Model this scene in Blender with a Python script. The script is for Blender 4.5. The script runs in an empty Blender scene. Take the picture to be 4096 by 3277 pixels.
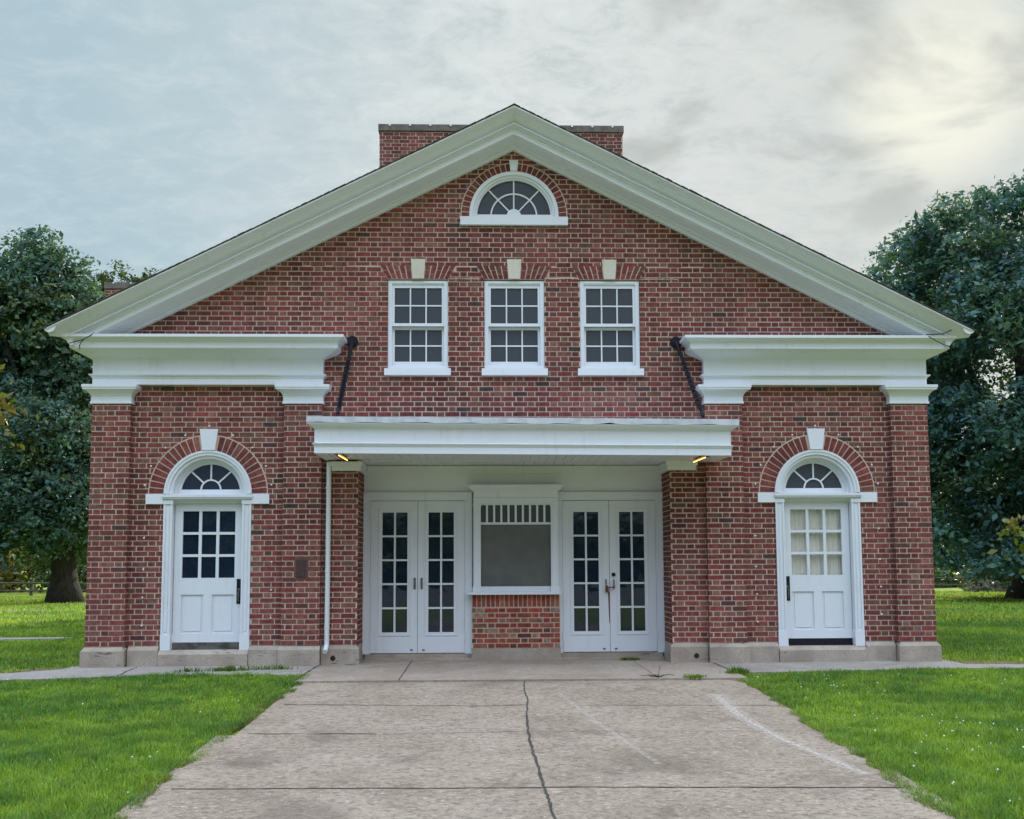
import bpy, math, random
import numpy as np
from mathutils import Vector, Matrix
R = math.radians
PI = math.pi
rng = random.Random(7)
sc = bpy.context.scene
col = sc.collection

# ------------------------------------------------------------------ materials
class NT:
    def __init__(s, tree): s.t = tree; s.n = tree.nodes; s.l = tree.links
    def new(s, typ, **kw):
        n = s.n.new(typ)
        ins = kw.pop('ins', {})
        for k, v in kw.items(): setattr(n, k, v)
        for k, v in ins.items(): s.set(n, k, v)
        return n
    def set(s, n, k, v):
        i = n.inputs[k]
        if isinstance(v, bpy.types.NodeSocket): s.l.new(v, i)
        elif isinstance(v, bpy.types.Node): s.l.new(v.outputs[0], i)
        else:
            if isinstance(v, tuple) and len(v) == 3 and i.type == 'RGBA': v = v + (1,)
            i.default_value = v
    def math(s, op, a, b=0.0, c=0.0, clamp=False):
        n = s.new('ShaderNodeMath', operation=op, use_clamp=clamp)
        s.set(n, 0, a); s.set(n, 1, b); s.set(n, 2, c); return n.outputs[0]
    def mix(s, f, a, b, blend='MIX'):
        n = s.new('ShaderNodeMix', data_type='RGBA', blend_type=blend, clamp_factor=True)
        s.set(n, 0, f); s.set(n, 6, a); s.set(n, 7, b); return n.outputs[2]
    def noise(s, vec, scale, detail=4.0, rough=.55, dist=0.0):
        n = s.new('ShaderNodeTexNoise'); s.set(n, 'Scale', scale); s.set(n, 'Detail', detail)
        s.set(n, 'Roughness', rough); s.set(n, 'Distortion', dist)
        if vec is not None: s.set(n, 'Vector', vec)
        return n.outputs[0]
    def ss(s, v, a, b, lo=0.0, hi=1.0):
        n = s.new('ShaderNodeMapRange', interpolation_type='SMOOTHSTEP')
        s.set(n, 0, v); s.set(n, 1, a); s.set(n, 2, b); s.set(n, 3, lo); s.set(n, 4, hi); return n.outputs[0]
    def scale(s, vec, x, y, z):
        n = s.new('ShaderNodeMapping'); s.set(n, 'Vector', vec); n.inputs['Scale'].default_value = (x, y, z)
        return n.outputs[0]
    def dot(s, a, v):
        n = s.new('ShaderNodeVectorMath', operation='DOT_PRODUCT'); s.set(n, 0, a); n.inputs[1].default_value = v
        return n.outputs['Value']

def mat(name):
    m = bpy.data.materials.new(name); m.use_nodes = True
    t = NT(m.node_tree); b = t.n['Principled BSDF']
    co = t.new('ShaderNodeTexCoord').outputs['Object']
    return m, t, b, co

def bump(t, b, h, strength=.3, dist=.01):
    n = t.new('ShaderNodeBump'); t.set(n, 'Strength', strength); t.set(n, 'Distance', dist); t.set(n, 'Height', h)
    t.set(b, 'Normal', n.outputs[0])

def m_paint(name, c1, c2, rough=.5):
    m, t, b, co = mat(name)
    n1 = t.noise(co, 1.7, 5); n2 = t.noise(t.scale(co, 9, 9, 1.2), 1.6, 4)
    f = t.math('MULTIPLY', t.ss(n1, .42, .66), t.ss(n2, .50, .74))
    t.set(b, 'Base Color', t.mix(f, c1, c2)); t.set(b, 'Roughness', rough)
    bump(t, b, t.noise(co, 60, 3), .12, .004)
    return m

def m_tint(name, rough=.85, n_amt=.35, sc_=18, bmp=.4, spec=.3):
    m, t, b, co = mat(name)
    a = t.new('ShaderNodeAttribute', attribute_name='tint').outputs['Color']
    n = t.noise(co, sc_, 6); g = t.ss(n, .25, .75, 1 - n_amt, 1 + n_amt)
    big = t.math('MULTIPLY', t.ss(t.noise(co, .7, 5, .6), .3, .7, .78, 1.18), t.ss(t.noise(t.scale(co, 2.6, 2.6, .35), 1.2, 5), .34, .60, .80, 1.05))
    mul = t.math('MULTIPLY', g, big)
    cc = t.new('ShaderNodeCombineColor'); [t.set(cc, i, mul) for i in range(3)]
    t.set(b, 'Base Color', t.mix(1.0, a, cc.outputs[0], 'MULTIPLY'))
    t.set(b, 'Roughness', rough); t.set(b, 'Specular IOR Level', spec)
    if bmp: bump(t, b, t.noise(co, sc_ * 4, 5), bmp, .006)
    return m

def m_flat(name, c, rough=.6, metal=0.0, c2=None, s=12, spec=.5):
    m, t, b, co = mat(name)
    if c2: t.set(b, 'Base Color', t.mix(t.ss(t.noise(co, s, 5), .35, .68), c, c2))
    else: t.set(b, 'Base Color', c)
    t.set(b, 'Roughness', rough); t.set(b, 'Metallic', metal); t.set(b, 'Specular IOR Level', spec)
    return m

M = {}
M['brick'] = m_tint('brick')
def m_mortar():
    m, t, b, co = mat('mortar')
    c = t.mix(t.ss(t.noise(co, 1.1, 5), .3, .7), (.48, .37, .30), (.61, .48, .39))
    c = t.mix(t.ss(t.noise(co, 35, 3), .45, .8), c, (.42, .32, .27))
    t.set(b, 'Base Color', c); t.set(b, 'Roughness', .95); bump(t, b, t.noise(co, 90, 4), .4, .005)
    return m
M['mortar'] = m_mortar()
M['paint'] = m_paint('white_paint', (.72, .75, .785), (.645, .665, .67))
M['cream'] = m_paint('cream_stone_paint', (.62, .58, .48), (.48, .44, .36), .7)
M['door_paint'] = m_paint('door_paint', (.70, .73, .765), (.63, .65, .66), .42)
def m_stone():
    m, t, b, co = mat('sandstone')
    c = t.mix(t.ss(t.noise(co, 2.6, 6), .3, .7), (.30, .252, .198), (.42, .362, .292))
    c = t.mix(t.ss(t.noise(co, 40, 4), .5, .8), c, (.23, .18, .14))
    c = t.mix(t.ss(t.noise(t.scale(co, 1, 1, 5), 3, 6, dist=1.5), .63, .69), c, (.14, .11, .09))
    t.set(b, 'Base Color', c); t.set(b, 'Roughness', .93); bump(t, b, t.noise(co, 25, 6), .5, .01)
    return m
M['stone'] = m_stone()
M['glass'] = None
def m_glass(name, c, rough, wav):
    m, t, b, co = mat(name)
    t.set(b, 'Base Color', c); t.set(b, 'Roughness', rough); t.set(b, 'IOR', 1.5)
    if wav: bump(t, b, t.noise(co, 3.2, 2), wav, .02)
    return m
M['glass'] = m_glass('dark_glass', (.010, .018, .034), .02, .10)
M['screen'] = m_glass('screened_glass', (.045, .052, .062), .30, 0)
M['shade'] = m_flat('window_shade', (.092, .10, .094), .45, 0, (.12, .125, .115), 3)
def m_clear():
    m, t, b, co = mat('clear_glass')
    t.n.remove(b)
    tr = t.new('ShaderNodeBsdfTransparent', ins={'Color': (.95, .95, .94)})
    gl = t.new('ShaderNodeBsdfGlossy', ins={'Roughness': .03})
    mx = t.new('ShaderNodeMixShader', ins={0: .08}); t.l.new(tr.outputs[0], mx.inputs[1]); t.l.new(gl.outputs[0], mx.inputs[2])
    t.l.new(mx.outputs[0], t.n['Material Output'].inputs[0]); return m
M['clear'] = m_clear()
M['curtain'] = m_flat('curtain_cloth', (.84, .80, .71), .9, 0, (.88, .85, .78), 4)
M['iron'] = m_flat('black_iron', (.010, .011, .018), .7, 0, (.018, .017, .02), 20, .2)
M['rust'] = m_flat('rusty_iron', (.19, .080, .032), .85, .1, (.09, .042, .022), 40)
M['steel'] = m_flat('worn_steel', (.22, .21, .20), .45, .8, (.10, .095, .09), 8)
M['bronze'] = m_flat('dark_bronze', (.085, .042, .038), .6, .3, (.05, .035, .035), 20)
M['dark'] = m_flat('dark_gap', (.012, .011, .010), .9)
M['roof'] = m_flat('roof_shingle', (.095, .078, .066), .9, 0, (.05, .043, .038), 14)
M['cap'] = m_flat('chimney_cap_stone', (.17, .15, .125), .95, 0, (.11, .10, .085), 9)
M['downpipe'] = m_paint('downspout_paint', (.66, .70, .68), (.50, .52, .49), .4)
def m_emit(name, c, s):
    m, t, b, co = mat(name); t.set(b, 'Base Color', c); t.set(b, 'Emission Color', c); t.set(b, 'Emission Strength', s); return m
M['lamp'] = m_emit('glowing_tube', (1.0, .40, .10), 8.0)
M['tint'] = m_tint('generic_tint', .9, .2, 10, 0)

def m_concrete(name, base, lite, dark_, streak):
    m, t, b, co = mat(name)
    c = t.mix(t.ss(t.noise(co, 1.1, 7, .68, .4), .34, .66), base, lite)
    c = t.mix(t.ss(t.noise(t.scale(co, 1, 1.3, 1), 15, 9, .80, .4), .46, .62, 0, .8), c, dark_)
    c = t.mix(t.ss(t.noise(t.scale(co, 1, 1.4, 1), 21, 9, .80, .3), .52, .64, 0, .8), c, streak)
    c = t.mix(t.ss(t.noise(co, .5, 5, .6, 1.2), .52, .70, 0, .55), c, dark_)
    c = t.mix(t.ss(t.noise(co, 2.4, 6, .7, .6), .54, .68, 0, .45), c, dark_)
    c = t.mix(t.ss(t.noise(co, 180, 3), .58, .75, 0, .6), c, dark_)
    t.set(b, 'Base Color', c); t.set(b, 'Roughness', .95); t.set(b, 'Specular IOR Level', .25)
    bump(t, b, t.noise(co, 70, 6), .5, .008); return m
M['concrete'] = m_concrete('path_concrete', (.272, .212, .152), (.345, .278, .205), (.130, .098, .070), (.53, .445, .34))
M['apron'] = m_concrete('apron_concrete', (.29, .232, .178), (.36, .31, .25), (.215, .155, .11), (.38, .33, .275))
M['walk'] = m_concrete('sidewalk_concrete', (.30, .27, .23), (.36, .33, .29), (.22, .19, .16), (.42, .39, .35))
def m_scratch(amt):
    m, t, b, co = mat('pale_scrape')
    t.set(b, 'Base Color', (.64, .56, .47)); t.set(b, 'Roughness', .95)
    tr = t.new('ShaderNodeBsdfTransparent'); mx = t.new('ShaderNodeMixShader')
    t.set(mx, 0, t.ss(t.noise(t.scale(co, 8, 8, 1), 4, 6, .65), .28, .64, 0, amt))
    t.l.new(tr.outputs[0], mx.inputs[1]); t.l.new(b.outputs[0], mx.inputs[2])
    t.l.new(mx.outputs[0], t.n['Material Output'].inputs[0]); return m
M['scrape'] = m_scratch(.60); M['scuff'] = m_scratch(.34)
def m_lawn():
    m, t, b, co = mat('lawn_grass')
    c = t.mix(t.ss(t.noise(co, .55, 5, .6), .3, .7), (.105, .16, .026), (.20, .26, .036))
    c = t.mix(t.ss(t.noise(co, .16, 4, .6), .35, .7), c, (.29, .32, .045))
    c = t.mix(t.ss(t.noise(t.scale(co, 1, .5, 1), 16, 5, .7), .45, .8, 0, .6), c, (.035, .075, .010))
    t.set(b, 'Base Color', c); t.set(b, 'Roughness', 1.0); t.set(b, 'Specular IOR Level', .1)
    bump(t, b, t.noise(co, 22, 6, .7), .8, .05); return m
M['lawn'] = m_lawn()
def m_leaf(name, trans=.35, gloss=.35):
    m, t, b, co = mat(name)
    a = t.new('ShaderNodeAttribute', attribute_name='tint').outputs['Color']
    t.set(b, 'Base Color', a); t.set(b, 'Roughness', .5); t.set(b, 'Specular IOR Level', gloss)
    tl = t.new('ShaderNodeBsdfTranslucent'); t.set(tl, 'Color', t.mix(1.0, a, (1.5, 1.35, .6), 'MULTIPLY'))
    mx = t.new('ShaderNodeMixShader', ins={0: trans}); t.l.new(b.outputs[0], mx.inputs[1]); t.l.new(tl.outputs[0], mx.inputs[2])
    t.l.new(mx.outputs[0], t.n['Material Output'].inputs[0]); return m
M['leaf'] = m_leaf('leaves'); M['blade'] = m_leaf('grass_blades', .42, .2)
def m_bark():
    m, t, b, co = mat('bark')
    n = t.noise(t.scale(co, 6, 6, 1.1), 2.2, 6, .65)
    t.set(b, 'Base Color', t.mix(t.ss(n, .35, .65), (.022, .019, .016), (.055, .047, .04)))
    t.set(b, 'Roughness', .95); bump(t, b, n, .9, .08); return m
M['bark'] = m_bark()
M['wood'] = m_flat('weathered_wood', (.10, .095, .075), .9, 0, (.055, .055, .04), 9)
M['flower'] = m_flat('clover_white', (.72, .74, .66), .8)

# ------------------------------------------------------------------ mesh helpers
class MB:
    def __init__(s): s.v = []; s.f = []; s.m = []; s.c = []
    def add(s, vs, fs, m=0, c=(1, 1, 1)):
        o = len(s.v); s.v += [tuple(v) for v in vs]
        for f in fs: s.f.append([o + i for i in f]); s.m.append(m); s.c.append(c)
    def box(s, x0, x1, y0, y1, z0, z1, m=0, c=(1, 1, 1), T=None):
        vs = [(x, y, z) for z in (z0, z1) for y in (y0, y1) for x in (x0, x1)]
        if T: vs = [T(*v) for v in vs]
        s.add(vs, [(0, 2, 3, 1), (4, 5, 7, 6), (0, 1, 5, 4), (2, 6, 7, 3), (0, 4, 6, 2), (1, 3, 7, 5)], m, c)
    def prism(s, poly, y0, y1, m=0, c=(1, 1, 1)):         # polygon in xz extruded in y
        n = len(poly)
        vs = [(x, y0, z) for x, z in poly] + [(x, y1, z) for x, z in poly]
        s.add(vs, [tuple(range(n)), tuple(range(2 * n - 1, n - 1, -1))] + [(i, i + n, (i + 1) % n + n, (i + 1) % n) for i in range(n)], m, c)
    def slab(s, poly, z0, z1, m=0, c=(1, 1, 1)):          # polygon in xy extruded in z
        n = len(poly)
        vs = [(x, y, z0) for x, y in poly] + [(x, y, z1) for x, y in poly]
        s.add(vs, [tuple(range(n))[::-1], tuple(range(n, 2 * n))] + [(i, (i + 1) % n, (i + 1) % n + n, i + n) for i in range(n)], m, c)
    def tube(s, pts, rad, n=8, m=0, c=(1, 1, 1), cap=True):
        pts = [Vector(p) for p in pts]; k = len(pts); vs = []
        rad = rad if isinstance(rad, (list, tuple)) else [rad] * k
        up = None
        for i, p in enumerate(pts):
            d = (pts[min(i + 1, k - 1)] - pts[max(i - 1, 0)]).normalized()
            if up is None:
                up = d.orthogonal().normalized()
            up = (up - d * up.dot(d)).normalized(); q = d.cross(up)
            for j in range(n):
                a = 2 * PI * j / n
                vs.append(p + (up * math.cos(a) + q * math.sin(a)) * rad[i])
        fs = [(i * n + j, i * n + (j + 1) % n, (i + 1) * n + (j + 1) % n, (i + 1) * n + j) for i in range(k - 1) for j in range(n)]
        if cap: fs += [tuple(range(n))[::-1], tuple(range((k - 1) * n, k * n))]
        s.add(vs, fs, m, c)
    def disc(s, cx, y0, y1, cz, r, n=20, m=0): s.prism([(cx + r * math.cos(2 * PI * i / n), cz + r * math.sin(2 * PI * i / n)) for i in range(n)], y0, y1, m)
    def arc(s, cx, cz, r0, r1, y0, y1, a0=0, a1=PI, n=32, m=0, c=(1, 1, 1)):   # annular sector
        vs = []
        for i in range(n + 1):
            a = a0 + (a1 - a0) * i / n; ca, sa = math.cos(a), math.sin(a)
            vs += [(cx + r0 * ca, y0, cz + r0 * sa), (cx + r1 * ca, y0, cz + r1 * sa), (cx + r1 * ca, y1, cz + r1 * sa), (cx + r0 * ca, y1, cz + r0 * sa)]
        fs = [(4 * i + j, 4 * i + (j + 1) % 4, 4 * i + 4 + (j + 1) % 4, 4 * i + 4 + j) for i in range(n) for j in range(4)]
        fs += [(3, 2, 1, 0), (4 * n, 4 * n + 1, 4 * n + 2, 4 * n + 3)]
        s.add(vs, fs, m, c)
    def sweep(s, prof, path, m=0):                        # prof: (offset to the right of travel, z), mitred
        P = [Vector(p) for p in path]; k = len(P); n = len(prof); vs = []
        for i in range(k):
            d0 = (P[i] - P[i - 1]).normalized() if i else None
            d1 = (P[i + 1] - P[i]).normalized() if i < k - 1 else None
            d0 = d0 or d1; d1 = d1 or d0
            n0 = Vector((d0.y, -d0.x)); n1 = Vector((d1.y, -d1.x))
            b = (n0 + n1); b = b / (1 + n0.dot(n1))
            for (o, z) in prof: q = P[i] + b * o; vs.append((q.x, q.y, z))
        fs = [(i * n + j, i * n + (j + 1) % n, (i + 1) * n + (j + 1) % n, (i + 1) * n + j) for i in range(k - 1) for j in range(n)]
        fs += [tuple(range(n))[::-1], tuple(range((k - 1) * n, k * n))]
        s.add(vs, fs, m)
    def mirror(s):
        o = MB(); o.v = [(-x, y, z) for x, y, z in s.v]; o.f = [f[::-1] for f in s.f]; o.m = s.m[:]; o.c = s.c[:]; return o
    def build(s, name, mats, parent=None, smooth=False, at=None):
        me = bpy.data.meshes.new(name)
        v = s.v if at is None else [(x - at[0], y - at[1], z - at[2]) for x, y, z in s.v]
        me.from_pydata(v, [], s.f)
        for x in (mats if isinstance(mats, list) else [mats]): me.materials.append(x)
        me.polygons.foreach_set('material_index', s.m)
        if smooth: me.polygons.foreach_set('use_smooth', [True] * len(s.f))
        a = me.attributes.new('tint', 'FLOAT_COLOR', 'FACE')
        a.data.foreach_set('color', np.hstack([np.array(s.c, 'f'), np.ones((len(s.c), 1), 'f')]).ravel())
        me.validate(); me.update()
        o = bpy.data.objects.new(name, me); col.objects.link(o)
        if at is not None: o.location = at
        if parent: o.parent = parent
        return o

def npmesh(name, V, F, mat_, tint=None, parent=None):      # V (n,3), F (m,4) or (m,3) ; tint (m,3)
    me = bpy.data.meshes.new(name); k = F.shape[1]
    me.vertices.add(len(V)); me.vertices.foreach_set('co', V.astype('f').ravel())
    me.loops.add(F.size); me.loops.foreach_set('vertex_index', F.astype('i').ravel())
    me.polygons.add(len(F)); me.polygons.foreach_set('loop_start', np.arange(0, F.size, k, dtype='i'))
    me.update(calc_edges=True); me.materials.append(mat_)
    if tint is not None:
        a = me.attributes.new('tint', 'FLOAT_COLOR', 'FACE')
        a.data.foreach_set('color', np.hstack([tint, np.ones((len(tint), 1))]).astype('f').ravel())
    me.validate()
    o = bpy.data.objects.new(name, me); col.objects.link(o)
    if parent: o.parent = parent
    return o

def tag(o, label=None, cat=None, group=None, kind=None):
    if label: o['label'] = label
    if cat: o['category'] = cat
    if group: o['group'] = group
    if kind: o['kind'] = kind
    return o
def empty(name, loc=(0, 0, 0), label=None, cat=None, group=None, parent=None):
    o = bpy.data.objects.new(name, None); col.objects.link(o); o.location = loc; o.empty_display_size = .3
    if parent: o.parent = parent
    return tag(o, label, cat, group)

# ------------------------------------------------------------------ brickwork
CH = .0750; ST = .205; HD = .094; JT = .0165; PER = ST + HD + 2 * JT
PAL = [((.194, .054, .045), 34), ((.156, .043, .039), 26), ((.194, .045, .040), 18), ((.198, .076, .060), 12), ((.162, .072, .052), 7), ((.098, .040, .038), 2), ((.075, .042, .042), 1)]
PALH = [((.188, .060, .050), 30), ((.210, .086, .068), 24), ((.176, .080, .058), 13), ((.132, .043, .039), 22), ((.095, .044, .043), 4), ((.20, .098, .074), 5)]
PALO = [((.300, .072, .042), 26), ((.24, .055, .036), 16), ((.31, .115, .070), 18), ((.115, .048, .032), 12), ((.30, .20, .145), 16), ((.20, .095, .06), 14)]
def pick(p):
    t = rng.random() * sum(w for _, w in p)
    for c, w in p:
        t -= w
        if t <= 0: break
    k = rng.uniform(.88, 1.12)
    return (c[0] * k, c[1] * k * rng.uniform(.94, 1.06), c[2] * k)
def bricks(mb, T, u0, u1, z0, z1, allow=None, cuts=(), phase=0., pal=None, palh=None, proud=.006):
    """Flemish bond on the plane T(u, w, z): w is outward. Slots: 0 brick, 1 mortar."""
    pal = pal or PAL; palh = palh or (pal if pal is PALO else PALH)
    i = 0
    while True:
        zb = z0 + i * CH
        if zb > z1 - .012: break
        zt = min(zb + CH, z1)
        br = [zb] + sorted(c for c in cuts if zb + .004 < c < zt - .004) + [zt]
        subs = []
        for a, b in zip(br, br[1:]):
            ints = allow((a + b) / 2) if allow else [(u0, u1)]
            subs.append((a, b, ints))
            for (p, q) in ints:
                mb.add([T(p, 0, a), T(q, 0, a), T(q, 0, b), T(p, 0, b)], [(0, 1, 2, 3)], 1)
        off = phase + (PER / 2 if i % 2 else 0)
        k = math.floor((u0 - off) / PER) - 1
        while True:
            s = off + k * PER
            if s > u1: break
            for (st, ln, pl) in ((s, ST, pal), (s + ST + JT, HD, palh)):
                c = pick(pl); w = proud + rng.uniform(-.002, .002); e0 = rng.uniform(-.003, .003); dz = rng.uniform(-.0015, .0015)
                for (a, b, ints) in subs:
                    lo_z = max(a, zb + JT / 2 + dz); hi_z = min(b, zb + CH - JT / 2 + dz)
                    if hi_z - lo_z < .012: continue
                    for (p, q) in ints:
                        lo = max(st + e0, p); hi = min(st + ln + e0, q)
                        if hi - lo < .022: continue
                        vs = [T(lo, 0, lo_z), T(hi, 0, lo_z), T(hi, 0, hi_z), T(lo, 0, hi_z), T(lo, w, lo_z), T(hi, w, lo_z), T(hi, w, hi_z), T(lo, w, hi_z)]
                        mb.add(vs, [(4, 5, 6, 7), (0, 1, 5, 4), (1, 2, 6, 5), (2, 3, 7, 6), (3, 0, 4, 7)], 0, c)
            k += 1
        i += 1
BM = [M['brick'], M['mortar']]
def TF(y): return lambda u, w, z: (u, y - w, z)                      # faces the camera (-y)
def TR(x, s): return lambda u, w, z: (x + s * w, u, z)               # faces s*x; u runs along y
def ring(mb, cx, cz, r0, r1, yf, n, a0=0., a1=PI, skip=None):
    """arched ring of voussoirs (0 brick, 1 mortar)"""
    mb.arc(cx, cz, r0, r1 + .018, yf - .0095, yf + .16, a0, a1, 40, 1)
    jt = .016
    for i in range(n):
        a = a0 + (a1 - a0) * (i + .5) / n
        if skip and skip[0] < a < skip[1]: continue
        da = (a1 - a0) / n / 2 - jt / (r0 + r1)
        mb.arc(cx, cz, r0 + .001, r1, yf - .0135 - rng.uniform(0, .002), yf + .05, a - da, a + da, 2, 0, pick(PAL[:4]))

B = empty('brick_building', (0, 0, 0), 'red brick gabled hall with white trim, flat entrance canopy and arched side doors', 'building')
YW = .11            # wall plane; pilasters stand at y = 0
Z0 = .36
def roofz(x): return 8.168 - .5 * abs(x)
DX = (-4.443, 4.455); DR0, DR1, DZ = .63, .845, 2.535
WX = (-1.420, .008, 1.428); WH = .447; WZ0, WZ1 = 4.37, 5.725
LX, LZ = .008, 6.712
def sub(ints, a, b):
    out = []
    for p, q in ints:
        if b <= p or a >= q: out.append((p, q)); continue
        if a > p: out.append((p, a))
        if b < q: out.append((b, q))
    return out
def allow_wall(z):
    g = 2 * (7.76 - z)
    L = min(5.57, g)
    if L <= 0: return []
    I = [(-L, L)]
    if z < 3.03: I = sub(I, -2.28, 2.28)
    if 4.11 < z < 4.60: I = sub(sub(I, -9, -5.0), 5.0, 9)
    for x in DX:
        if z < DZ: I = sub(I, x - DR0, x + DR0)
        elif z < DZ + DR0 + .15:
            h = math.sqrt(max(0, (DR0 + .1) ** 2 - (z - DZ) ** 2)); I = sub(I, x - h, x + h)
    for x in WX:
        if WZ0 - .1 < z < WZ0: I = sub(I, x - WH - .03, x + WH + .03)
        elif WZ0 <= z < WZ1 + .004: I = sub(I, x - WH, x + WH)
        elif WZ1 <= z < 5.93:
            t = (z - 5.73) / .2; I = sub(I, x - .455 - .11 * t, x + .455 + .11 * t)
    if 6.54 < z < 6.665: I = sub(I, LX - .80, LX + .80)
    elif 6.665 <= z < LZ + .72:
        h = math.sqrt(max(0, .72 ** 2 - max(0, z - LZ) ** 2)); I = sub(I, LX - h, LX + h)
    return I
w = MB()
bricks(w, TF(YW), -5.57, 5.57, Z0, 7.76, allow_wall, (DZ, 3.03, WZ0 - .1, WZ0, WZ1 + .004, 5.93, 6.54, 6.665), phase=-.02)
for x in DX: ring(w, x, DZ, DR0, DR1, YW, 27, skip=(PI / 2 - .13, PI / 2 + .13))
ring(w, LX, LZ, .668, .782, YW, 29, skip=(PI / 2 - .08, PI / 2 + .08), a0=-.06, a1=PI + .06)
for x in WX:                                       # flat arches of gauged brick
    w.prism([(x - .457, 5.722), (x + .457, 5.722), (x + .575, 5.94), (x - .575, 5.94)], YW - .002, YW + .14, 1)
    for sgn in (-1, 1):
        n = 5
        for k in range(n):
            def ex(t, j):
                b0 = .086 + (.456 - .086) * j; t0 = .104 + (.566 - .104) * j
                return x + sgn * (b0 + (t0 - b0) * t)
            j0, j1 = k / n + .022, (k + 1) / n - .022
            sp = .36 if k % 2 else .64
            for ta, tb in ((.0, sp - .025), (sp + .025, 1.)):
                q = [(ex(ta, j0), 5.73 + .2 * ta), (ex(ta, j1), 5.73 + .2 * ta), (ex(tb, j1), 5.73 + .2 * tb), (ex(tb, j0), 5.73 + .2 * tb)]
                w.prism(q if sgn > 0 else q[::-1], YW - .008, YW + .03, 0, pick(PAL[:5]))
# recess returns and the side walls
for s in (-1, 1):
    bricks(w, TR(s * 2.28, -s), YW - .004, .78, .33, 2.86)
    bricks(w, TR(s * 6.095, s), .58, 16.0, Z0, 4.20, phase=.1)
    w.box(min(s * 6.09, s * 5.9), max(s * 6.09, s * 5.9), .58, 16, .0, 4.6, 1)
w.box(-6.05, 6.05, 15.9, 16.0, 0, 4.7, 1)
w.prism([(-6.05, 4.7), (6.05, 4.7), (0, 7.7)], 15.9, 16.0, 1)
for (a, b, z, h) in ((.46, .975, 5.738, .020), (.62, .90, 5.752, .018), (1.88, 2.45, 5.732, .014), (-.97, -.50, 5.728, .012)):   # smeared mortar repairs
    k = 14
    for q in range(k):
        p0, p1 = a + (b - a) * q / k, a + (b - a) * (q + 1) / k; zz = z + rng.uniform(-.004, .004); hh = h * rng.uniform(.5, 1.2)
        w.box(p0, p1, YW - .0105, YW - .001, zz - hh / 2, zz + hh / 2, 1)
wall = w.build('wall', BM, B)

# pilasters, capitals, plinth stones
def pilaster(x0, x1, outer):
    p = MB(); bricks(p, TF(0), x0, x1, Z0, 3.85, phase=x0 + .004)
    if outer: s = 1 if x0 > 0 else -1; xo = x1 if s > 0 else x0; xi = x0 if s > 0 else x1
    else: s = 1 if x0 > 0 else -1; xo = x0 if s > 0 else x1; xi = x1 if s > 0 else x0
    so = 1 if xo > xi else -1
    bricks(p, TR(xo, so), 0, .58 if outer else .125, Z0, 3.85, phase=.02)
    bricks(p, TR(xi, -so), 0, .125, Z0, 3.85, phase=.05)
    o = p.build('pilaster', BM, B)
    c = MB()
    prof = [(-.01, 3.836), (.028, 3.836), (.028, 3.862), (.018, 3.866), (.018, 3.952), (.030, 3.957), (.030, 3.978), (.040, 3.982), (.058, 4.006), (.078, 4.024), (.100, 4.030), (.112, 4.034), (.112, 4.058), (.122, 4.062), (.122, 4.104), (-.01, 4.104)]
    yb = .60 if outer else .12
    path = [(x0, (yb if (outer and x0 < 0) else .12)), (x0, 0), (x1, 0), (x1, (yb if (outer and x0 > 0) else .12))]
    c.sweep(prof, path); c.box(x0 - .001, x1 + .001, -.001, .12, 3.838, 4.10)
    c.build('capital', M['paint'], o)
    return o
for s in (-1, 1):
    a, b = sorted((s * 6.10, s * 5.557)); pilaster(a, b, True)
    a, b = sorted((s * 3.342, s * 2.802)); pilaster(a, b, False)

def stone_block(st, x0, x1, yf, yb, zt=.30, ends=(.0, .0)):
    g = .004; x0 += g; x1 -= g
    bv = .05
    pr = [(yf, -.1), (yf, zt), (yf + bv, zt + .055), (yb, zt + .058), (yb, -.1)]
    xs = [(x0, 0), (x1, 0)]
    vs = []
    for j, (x, _) in enumerate(xs):
        for (y, z) in pr:
            e = ends[j] * max(0, (z - zt)) / .055
            vs.append((x + e, y, z))
    n = len(pr)
    st.add(vs, [tuple(range(n)), tuple(range(2 * n - 1, n - 1, -1))] + [(i, (i + 1) % n, (i + 1) % n + n, i + n) for i in range(n)][::1])
for s in (-1, 1):
    st = MB()
    def xx(a, b): return sorted((s * a, s * b))
    a, b = xx(6.148, 5.525); stone_block(st, a, b, -.055, .40, .30, (.045, -.045))
    a, b = xx(5.525, 5.09); stone_block(st, a, b, .045, .3)
    a, b = xx(5.09, 3.815); stone_block(st, a, b, .030, .5, .242)
    a, b = xx(3.815, 3.375); stone_block(st, a, b, .045, .3)
    a, b = xx(3.375, 2.785); stone_block(st, a, b, -.045, .3, .30, (0, 0))
    a, b = xx(2.785, 2.235); stone_block(st, a, b, .055, .74, .30, (.0, -.045) if s < 0 else (.045, 0))
    a, b = xx(6.148, 6.0); st.box(a, b, .41, 15.9, -.1, .33)
    st.build('stone_plinth', M['stone'], B)
for s in (-1, 1):
    d = MB(); d.disc(s * 2.612, .046, .06, .175, .036, 14); d.build('drain_hole', M['dark'], B)

# entablatures over the wings
for s in (-1, 1):
    e = MB()
    prof = [(-.02, 4.116), (.012, 4.116), (.012, 4.206), (.022, 4.21), (.022, 4.224), (.034, 4.232), (.052, 4.246), (.056, 4.264), (.012, 4.272),
            (.012, 4.492), (.022, 4.500), (.040, 4.506), (.236, 4.590), (.240, 4.602), (.256, 4.604),
            (.256, 4.692), (.268, 4.697), (.268, 4.708), (.285, 4.714), (.305, 4.728), (.318, 4.742), (.345, 4.746), (.345, 4.786), (-.02, 4.80)]
    e.sweep(prof, [(-6.095, 6.0), (-6.095, 0), (-2.80, 0), (-2.80, .125)])
    e.box(-6.08, -2.81, 0, YW + .01, 4.118, 4.79)
    (e.mirror() if s > 0 else e).build('entablature', M['paint'], B)

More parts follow.
